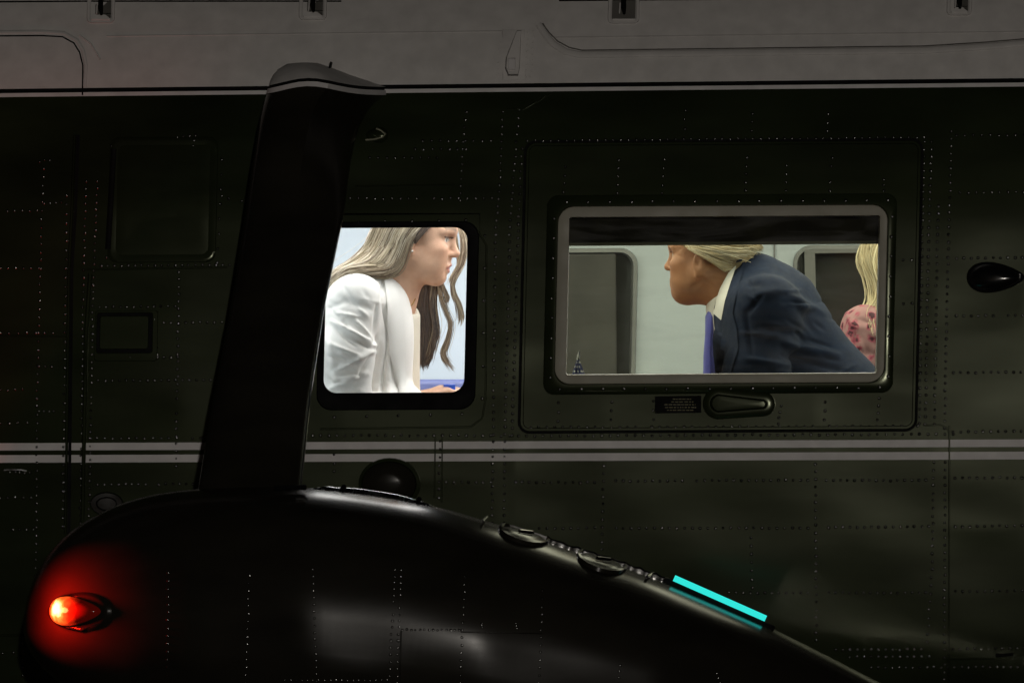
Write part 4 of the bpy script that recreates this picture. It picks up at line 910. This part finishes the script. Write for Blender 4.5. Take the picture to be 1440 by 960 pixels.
    strands('hair', [([up0, up1, up2, up3], 900, .0013, bl_, .0040), ([up2, up3], 220, .0012, bl_[2:4] + br_[3:], .0035), ([up0, up1, up2], 40, .0007, bl_, .010), ([bk, up0], 120, .0024, bl_[2:4], .004), ([fb0, fb1, fb2], 560, .0014, br_, .0042), ([fb2], 30, .0008, bl_[:3], .006),
        ([c1], 70, .0011, bl_[2:4], .0030), ([c1], 8, .0005, bl_[:3], .007), ([c2], 44, .0010, bl_[:4], .0028), ([c2], 8, .0005, bl_[:3], .006), ([c3, c3b], 120, .0011, bl_, .0028), ([c4], 26, .0010, bl_[2:4], .003), ([rt0, rt1], 60, .0017, br_[1:], .0020)], M['hair'], body)
    mb = MB(); e_ = T(.004, -.085, -.028); mb.tube([e_ + np.array([0, 0, .003]), e_, e_ - np.array([0, 0, .003])], [.001, .0042, .001], 10); mb.build('earring', M['pearl'], body, True)
    bb = bvh(v, f); nk = []
    for x, y in ((562, 402), (566, 414), (570, 424), (575, 432), (580, 428), (584, 420)):
        d = (V(x, y) - CO).normalized(); h = bb.ray_cast(CO + d * (D - .2), d, 2.0); nk.append(np.array(h[0]) - np.array([0, .002, 0]) if h[0] is not None else P(x, y, .5))
    mb = MB(); mb.tube(nk, .0016, 6); mb.build('necklace', M['gold'], body, True)
    L = Field((-.62, .30, -.97), (.02, .82, -.28), .008)
    for y in (.45, .66):
        hp_, kn, an = P(445, 705, y), P(640, 718, y), P(645, 985, y); an[2] = -.90
        L.cone(hp_, kn, .09, .07, .05); L.cone(kn, an, .066, .05, .03)
    L.cone(P(445, 700, .45), P(445, 700, .66), .10, .10, .05)
    lv, lf = L.mesh(2); fmk('trousers', lv, lf, M['white_wool'], body)
    for y in (.45, .66):
        mb = MB(); a = P(640, 985, y); mb.tube([(a[0] - .05, y, -.915), (a[0], y, -.905), (a[0] + .1, y, -.918), (a[0] + .17, y, -.928)], [.025, .035, .034, .016], 10); mb.build('shoe', M['dark_shoe'], body, True)
    return body
white_jacket_person()

# ------------------------------------------------------------------ seated person in a navy suit
def navy_suit_person():
    hs = .87; O = P(995, 364, .60); th = math.radians(20); Rm = basis((-math.cos(th), math.sin(th), .01), (-.02, 0, 1))
    F = Field((.28, .22, -.52), (1.0, .98, .36), .0032)
    T = head(F, O, Rm, hs, True)
    F.cone(T(-.03, 0, -.03), P(1034, 402, .60), .056, .060, .04); F.cone(T(.045, 0, -.085), P(1010, 408, .60), .022, .030, .05)
    lean = P(1085, 430, .6) - P(1240, 670, .6); RL = rot_toward(lean)
    F.cone(P(1040, 402, .6), P(1080, 460, .6), .055, .09, .05); F.cone(P(1080, 460, .6), P(1150, 590, .6), .09, .09, .05); F.cone(P(1150, 590, .6), P(1225, 665, .6), .09, .09, .05)
    sh1, sh2 = P(1078, 440, .42), P(1072, 438, .80); F.cone(sh1, sh2, .05, .05, .04)
    el1, wr1 = P(1042, 610, .38), P(950, 572, .50); el2, wr2 = P(1030, 612, .86), P(945, 572, .72)
    F.cone(sh1, el1, .048, .04, .03); F.cone(el1, wr1, .038, .028, .02); F.cone(sh2, el2, .048, .04, .03); F.cone(el2, wr2, .038, .028, .02)
    hand(F, wr1, P(890, 562, .58) - wr1, (0, -.2, 1), (0, 1, 0), 1.0, (.15, .3, .25)); hand(F, wr2, P(890, 562, .66) - wr2, (0, .2, 1), (0, -1, 0), 1.0, (.15, .3, .25))
    v, f = F.mesh(2)
    v = crease(v, f, O, Rm, hs, [((.015, -.026), (.036, -.072), .004, -.0030, 'f'), ((.018, -.004), (.050, -.002), .0035, -.0022, 'f'), ((.020, -.010), (.050, -.010), .005, .0018, 'f'), ((.028, -.072), (.040, -.095), .005, -.0022, 'f'),
        ((.066, .022), (.050, .030), .003, -.0014, 's'), ((.066, .010), (.050, .004), .003, -.0014, 's'), ((.030, -.085), (-.010, -.060), .006, -.0030, 's'), ((-.005, -.050), (-.040, -.075), .005, -.0022, 's'), ((.045, -.02), (.03, -.08), .008, -.0016, 's'), ((-.02, -.035), (-.06, -.05), .004, -.0018, 's')])
    body = fmk('person', v, f, M['skin'], None, face_cols(v, O, Rm, hs, (.46, .225, .125), (.36, .15, .10), (.50, .40, .24)))
    tag(body, 'person in navy suit and blue tie with swept-back blond hair bending forward', 'person')
    # shirt: collar stand and front
    G = Field((.40, .40, -.30), (.66, .86, .22), .004)
    G.cone(P(1034, 396, .60), P(1034, 432, .60), .066, .066, .02); G.cone(P(1042, 425, .6), P(1066, 520, .6), .072, .10, .03); G.cone(P(1036, 450, .6), P(1040, 590, .6), .058, .06, .03)
    G.ell(T(.02, 0, -.02), (.12, .10, .085), Rm, .01, True)
    G.plane(P(1012, 396, .6), np.array(P(970, 330, .6) - P(1030, 400, .6)) * np.array([1, 0, .75]))
    sv, sf = G.mesh(2); fmk('shirt', sv, sf, M['shirt'], body)
    # jacket
    J = Field((.40, .20, -.56), (1.06, 1.0, .25), .0042)
    J.ell(P(1080, 450, .60), (.11, .175, .15), RL, .05); J.cone(P(1076, 452, .6), P(1163, 585, .6), .135, .152, .05); J.cone(P(1163, 585, .6), P(1225, 668, .6), .152, .16, .05)
    J.cone(sh1, sh2, .078, .078, .05); J.cone(P(1058, 394, .60), P(1082, 430, .60), .060, .10, .04)
    J.cone(P(1046, 440, .47), P(1042, 600, .45), .050, .06, .05); J.cone(P(1042, 440, .73), P(1040, 600, .75), .050, .06, .05)
    J.cone(sh1, P(1062, 530, .365), .080, .074, .04); J.cone(P(1062, 530, .365), el1, .074, .068, .03); J.cone(el1, P(968, 577, .485), .064, .046, .03)
    J.cone(sh2, el2, .080, .066, .04); J.cone(el2, P(962, 577, .735), .062, .046, .03)
    J.cone(P(1000, 372, .60), P(1020, 412, .60), .078, .066, .015, True); J.cone(P(1004, 440, .60), P(1000, 600, .60), .052, .06, .02, True)
    v2, f2 = J.mesh(3)
    v2 = fold(v2, f2, random_folds(30, (1050, 400, 1200, 530), .38, 5, .0040, .3) + [((1060, 418), (1100, 408), .012, .006, .38), ((1050, 440), (1072, 414), .006, -.006, .38), ((1048, 438), (1056, 500), .006, -.006, .37), ((1095, 480), (1180, 500), .009, .007, .36), ((1100, 500), (1190, 522), .007, -.006, .36),
        ((1070, 460), (1120, 470), .008, -.005, .36), ((1050, 505), (1110, 515), .008, .006, .34), ((1045, 528), (1110, 545), .008, -.006, .34), ((1120, 430), (1150, 470), .010, -.005, .40), ((1110, 415), (1160, 440), .008, .005, .40)])
    fmk('jacket', v2, f2, M['navy'], body); bt = bvh(v2, f2)
    drape('collar', [(1036, 366), (1027, 392), (1019, 420), (1014, 448)], [(1050, 362), (1042, 390), (1034, 420), (1028, 450)], bt, M['navy'], body, .006, .006, 20, 7, .50, .004)
    drape('lapel', [(1016, 438), (1008, 450), (1002, 474), (1003, 500), (1008, 540)], [(1030, 440), (1036, 462), (1038, 490), (1030, 515), (1022, 545)], bt, M['navy'], body, .006, .006, 24, 7, .48, .004)
    sbt = bvh(np.concatenate([sv, v2, v]), np.concatenate([sf, f2 + len(sv), f + len(sv) + len(v2)]))
    drape('collar_wing', [(1024, 384), (1013, 404), (1006, 424), (1002, 440)], [(1036, 372), (1027, 398), (1019, 424), (1014, 450)], sbt, M['shirt'], body, .012, .006, 18, 6, .52, .002)
    mb = MB(); yy = .585
    mb.tube([P(1004, 436, yy), P(1001, 446, yy), P(999, 470, yy), P(998, 500, yy), P(999, 535, yy), P(1003, 590, yy)], [.013, .016, .013, .015, .018, .02], 12, flat=1.8); mb.build('tie', M['tie'], body, True)
    # hair: a shell with swept strands over it
    Hc = Field(O - np.array([.16, .16, .12]), O + np.array([.17, .16, .2]), .004)
    Hc.ell(T(-.018, 0, .058), (.102, .078, .080), Rm, .01); Hc.ell(T(-.072, 0, .004), (.046, .060, .050), Rm, .04); Hc.ell(T(.05, 0, .10), (.06, .062, .04), Rm, .03)
    Hc.plane(T(.03, 0, .025), Rm @ np.array((.45, 0, -.9)))
    hv, hf = Hc.mesh(3); fmk('hair_base', hv, hf, M['hair'], body, np.tile(np.array((.50, .38, .21)), (len(hv), 1)))
    pal = [(.72, .60, .38), (.80, .69, .47), (.60, .47, .27), (.66, .55, .36), (.85, .76, .56)]
    q = lambda l: [P(*p) for p in l]
    h0 = q([(958, 332, .545), (985, 336, .515), (1012, 341, .505), (1036, 343, .515), (1058, 345, .54), (1068, 350, .57)])
    h1 = q([(966, 346, .53), (985, 348, .510), (1008, 352, .503), (1030, 356, .515), (1048, 358, .54), (1060, 360, .56)])
    h2 = q([(972, 350, .520), (988, 357, .508), (1004, 363, .508), (1020, 368, .520), (1034, 370, .535), (1046, 368, .55)])
    h3 = q([(993, 362, .512), (1003, 368, .512), (1012, 374, .518), (1020, 378, .525), (1028, 378, .535), (1036, 374, .54)])
    ht = q([(950, 310, .56), (985, 316, .53), (1020, 322, .52), (1050, 332, .54), (1066, 345, .57), (1072, 356, .60)])
    strands('hair', [([ht, h0, h1, h2], 950, .0011, pal, .0030), ([h1, h2, h3], 420, .0009, pal, .0030), ([h0, h1], 60, .0007, pal[-1:], .008), ([h2, h3], 40, .0006, pal, .006)], M['hair'], body)
    L = Field((.50, .30, -.97), (1.02, .98, -.22), .008)
    for y in (.49, .71):
        hp_, kn, an = P(1240, 676, y), P(1070, 716, y), P(1080, 985, y); an[2] = -.90; L.cone(hp_, kn, .10, .075, .05); L.cone(kn, an, .07, .055, .03)
    L.cone(P(1240, 670, .49), P(1240, 670, .71), .115, .115, .05)
    lv, lf = L.mesh(2); fmk('trousers', lv, lf, M['navy'], body)
    for y in (.49, .71):
        mb = MB(); a = P(1080, 985, y); mb.tube([(a[0] + .06, y, -.912), (a[0], y, -.905), (a[0] - .12, y, -.916), (a[0] - .2, y, -.928)], [.03, .04, .04, .018], 10); mb.build('shoe', M['dark_shoe'], body, True)
    return body
navy_suit_person()

# ------------------------------------------------------------------ third passenger at the window's aft edge
def pink_top_person():
    yb = 1.30; O = P(1262, 352, yb); Rm = basis((-.55, .80, 0)); F = Field((.80, .95, -.52), (1.35, 1.68, .40), .0045)
    T = head(F, O, Rm, .92); F.cone(T(-.02, 0, -.04), P(1262, 425, yb), .05, .052, .03); F.cone(P(1262, 425, yb), P(1262, 500, yb), .06, .11, .05); F.cone(P(1262, 500, yb), P(1275, 690, yb), .11, .11, .05)
    s1, s2 = P(1215, 462, yb - .14), P(1312, 462, yb + .14); F.cone(s1, s2, .04, .04, .04); e1, w1 = P(1198, 600, yb - .16), P(1215, 690, yb + .02); e2, w2 = P(1330, 600, yb + .16), P(1260, 690, yb + .22)
    for a, b, c in ((s1, e1, w1), (s2, e2, w2)): F.cone(a, b, .038, .034, .03); F.cone(b, c, .032, .024, .02); hand(F, c, (-.3, .9, -.1), (0, .2, 1), (-1, 0, 0), .9)
    v, f = F.mesh(2); body = fmk('person', v, f, M['skin'], None, face_cols(v, O, Rm, .92, (.58, .38, .28), (.5, .22, .2), (.3, .2, .12)))
    tag(body, 'person with long blonde hair in pink patterned top behind the navy suit', 'person')
    m = mat('pink_floral_fabric', (.6, .2, .3), .7, var=.1, vscale=50); nt = m.node_tree; b = nt.nodes['Principled BSDF']
    vo = nt.nodes.new('ShaderNodeTexVoronoi'); vo.inputs['Scale'].default_value = 60; tc = nt.nodes.new('ShaderNodeTexCoord'); nt.links.new(tc.outputs['Object'], vo.inputs['Vector'])
    no = nt.nodes.new('ShaderNodeTexNoise'); no.inputs['Scale'].default_value = 45; no.inputs['Distortion'].default_value = 2.5; nt.links.new(tc.outputs['Object'], no.inputs['Vector']); no.inputs['Scale'].default_value = 24; no.inputs['Detail'].default_value = 3; vo.inputs['Scale'].default_value = 36; ad = nt.nodes.new('ShaderNodeMath'); nt.links.new(vo.outputs['Distance'], ad.inputs[0]); nt.links.new(no.outputs[0], ad.inputs[1])
    cr = nt.nodes.new('ShaderNodeValToRGB'); e = cr.color_ramp.elements; e[0].position = .70; e[0].color = (.06, .010, .022, 1); e[1].position = 1.0; e[1].color = (.36, .19, .20, 1); q = e.new(.80); q.color = (.36, .06, .11, 1)
    nt.links.new(ad.outputs[0], cr.inputs[0]); nt.links.new(cr.outputs[0], b.inputs['Base Color'])
    J = Field((.78, .92, -.56), (1.40, 1.72, .18), .006); J.cone(P(1258, 452, yb), P(1262, 505, yb), .07, .115, .06); J.cone(P(1262, 500, yb), P(1275, 700, yb), .125, .135, .05); J.cone(P(1222, 466, yb - .12), P(1305, 466, yb + .12), .048, .048, .06)
    for a, b_ in ((s1, e1), (s2, e2)): J.cone(a, b_, .058, .052, .03)
    jv, jf = J.mesh(2); jv = fold(jv, jf, random_folds(26, (1188, 440, 1250, 540), yb - .2, 9, .006, 1.0)); fmk('top', jv, jf, m, body)
    L = Field((.72, 1.1, -.97), (1.3, 1.95, -.25), .01)
    for y, x in ((yb + .0, 1225), (yb + .12, 1300)):
        kn = P(x - 30, 715, y + .32); L.cone(P(x + 10, 695, y - .02), kn, .09, .07, .05); an = kn.copy(); an[2] = -.9; L.cone(kn, an, .066, .05, .03)
    lv, lf = L.mesh(2); fmk('trousers', lv, lf, M['dark_shoe'], body)
    Hc = Field(O - .19, O + .19, .006); Hc.ell(T(-.016, 0, .052), np.array((.106, .088, .088)) * .92, Rm, .01); Hc.ell(T(-.05, 0, -.02), np.array((.065, .076, .1)) * .92, Rm, .03); Hc.plane(T(.06, 0, .07), Rm @ np.array((1, 0, -.8)))
    hv, hf = Hc.mesh(2); fmk('hair_base', hv, hf, M['hair'], body, np.tile(np.array((.42, .34, .2)), (len(hv), 1)))
    q = lambda l: [P(*p) for p in l]; pal = [(.62, .54, .36), (.72, .64, .44), (.5, .42, .26)]
    a0 = q([(1240, 312, 1.24), (1218, 335, 1.22), (1211, 362, 1.21), (1221, 390, 1.21), (1226, 420, 1.2), (1216, 446, 1.16), (1222, 472, 1.10)])
    a1 = q([(1250, 308, 1.24), (1234, 335, 1.2), (1226, 365, 1.19), (1236, 395, 1.19), (1243, 425, 1.18), (1232, 450, 1.14), (1238, 478, 1.09)])
    a2 = q([(1262, 306, 1.26), (1256, 335, 1.2), (1252, 365, 1.19), (1252, 395, 1.18), (1256, 425, 1.18), (1258, 455, 1.17), (1254, 474, 1.17)])
    strands('hair', [([a0, a1, a2], 420, .0017, pal, .007)], M['hair'], body)
pink_top_person()

# ------------------------------------------------------------------ cabin furniture and small things
def seat(x, y, face, m, label, w=.50):
    r = empty('passenger_chair', (x, y, CZ0)); tag(r, label, 'chair')
    f = face; mb = MB(); mb.box((x - .25, y - w / 2, -.62), (x + .25, y + w / 2, -.475)); bevel(mb.build('cushion', m, r, True), .04, 4)
    mb = MB(); bx = x - f * .30; mb.box((bx - .06, y - w / 2, -.50), (bx + .06, y + w / 2, -.02)); bevel(mb.build('backrest', m, r, True), .045, 4)
    mb = MB(); mb.box((x - .18, y - w / 2 + .06, CZ0), (x + .18, y + w / 2 - .06, -.62)); mb.build('pedestal', M['far_frame'], r)
    for s_ in (-1, 1):
        mb = MB(); yy = y + s_ * (w / 2 + .035); mb.box((x - .22, yy - .03, -.40), (x + .2, yy + .03, -.34)); mb.box((x - .04, yy - .025, -.62), (x + .04, yy + .025, -.40)); bevel(mb.build('armrest', m, r, True), .012, 2)
seat(P(445, 0, .555)[0], .555, 1, M['seat'], 'tan leather passenger chair under the person in white jacket')
seat(P(1240, 0, .60)[0], .60, -1, M['seat'], 'tan leather passenger chair under the person in navy suit')
seat(P(1285, 0, 1.36)[0], 1.36, -1, M['seat'], 'tan leather passenger chair under the person in pink top')
bs = empty('bench_seat', (P(600, 0, 1.7)[0], 1.7, CZ0)); tag(bs, 'blue bench seat along the far cabin wall', 'bench seat')
x0, x1 = P(430, 0, 1.7)[0], P(720, 0, 1.7)[0]; zt = P(0, 533.5, 1.72)[2]
mb = MB(); mb.box((x0, 1.40, -.62), (x1, 1.80, -.47)); bevel(mb.build('cushion', M['blue_seat'], bs, True), .035, 3)
mb = MB(); mb.box((x0, 1.80, -.60), (x1, 1.94, zt)); bevel(mb.build('backrest', M['blue_seat'], bs, True), .012, 3)
mb = MB(); mb.box((x0 + .03, 1.45, CZ0), (x1 - .03, 1.80, -.62)); mb.build('base', M['far_frame'], bs)
tb = empty('cabin_table', (P(790, 0, .6)[0], .6, CZ0)); tag(tb, 'dark wood table between the two people', 'table')
TZ = P(0, 571, .5)[2]; tx0, tx1 = P(628, 0, .55)[0], P(975, 0, .55)[0]
mb = MB(); mb.box((tx0, .19, TZ - .03), (tx1, .98, TZ)); bevel(mb.build('top', M['wood'], tb, True), .008, 3)
mb = MB(); mb.box(((tx0 + tx1) / 2 - .06, .5, CZ0), ((tx0 + tx1) / 2 + .06, .66, TZ - .03)); mb.build('pedestal', M['steel'], tb)
# small bottle with a blue cap in the hands
bo_ = empty('water_bottle', (P(634, 0, .50)[0], .50, TZ)); tag(bo_, 'small bottle with bright blue cap between the hands', 'bottle')
bx, by = P(632, 0, .50)[0], .50; zc = P(0, 540, .50)[2]
mb = MB(); mb.tube([(bx, by, TZ), (bx, by, TZ + .004), (bx, by, zc - .014), (bx, by, zc - .010)], [.013, .014, .013, .010], 16); mb.build('body', M['pane_clear'], bo_, True)
mb = MB(); mb.tube([(bx, by, zc - .018), (bx, by, zc - .001), (bx, by, zc)], [.0145, .0145, .012], 20); mb.build('cap', M['cap_blue'], bo_, False)
# furled desk flag by the window's forward edge
fg = empty('table_flag', (P(813, 0, .26)[0], .26, TZ)); tag(fg, 'small furled blue flag with white stars and pointed finial', 'flag')
fx, fy = P(813, 0, .26)[0], .26; zf = P(0, 505, .26)[2]; zt2 = P(0, 492, .26)[2]
mb = MB(); mb.tube([(fx, fy, TZ), (fx, fy, TZ + .01), (fx, fy, TZ + .011)], [.022, .022, .008], 18); mb.build('base', M['gold'], fg, True)
mb = MB(); mb.tube([(fx, fy, TZ + .01), (fx + .001, fy, zf)], .0022, 8); mb.build('pole', M['gold'], fg, True)
mb = MB(); mb.tube([(fx, fy, zf - .003), (fx, fy, zf + .002), (fx + .0015, fy, zf + .010), (fx + .003, fy, zt2)], [.003, .0038, .0036, .0006], 10); mb.build('finial', M['chrome'], fg, True)
vs = []; cl = []; fs = []; nn, rw = 48, 40
for i in range(rw):
    t = i / (rw - 1); z = zf - .002 - t * (zf - TZ - .03); R0 = .003 + .013 * min(1, t * 2.0)
    for k in range(nn):
        a = 2 * math.pi * k / nn; rr = R0 * (1 + .22 * math.sin(5 * a + 3 * t)); vs.append((fx + rr * math.cos(a), fy + rr * .8 * math.sin(a), z))
        st_ = ((i % 5) in (2, 3)) and (((k + (2 if (i // 5) % 2 else 0)) % 5) in (0, 1)); cl.append((.85, .85, .85) if st_ else (.03, .04, .15))
fs = [(i * nn + k, i * nn + (k + 1) % nn, (i + 1) * nn + (k + 1) % nn, (i + 1) * nn + k) for i in range(rw - 1) for k in range(nn)]
mk('cloth', vs, fs, M['flag'], fg, True, np.array(cl))
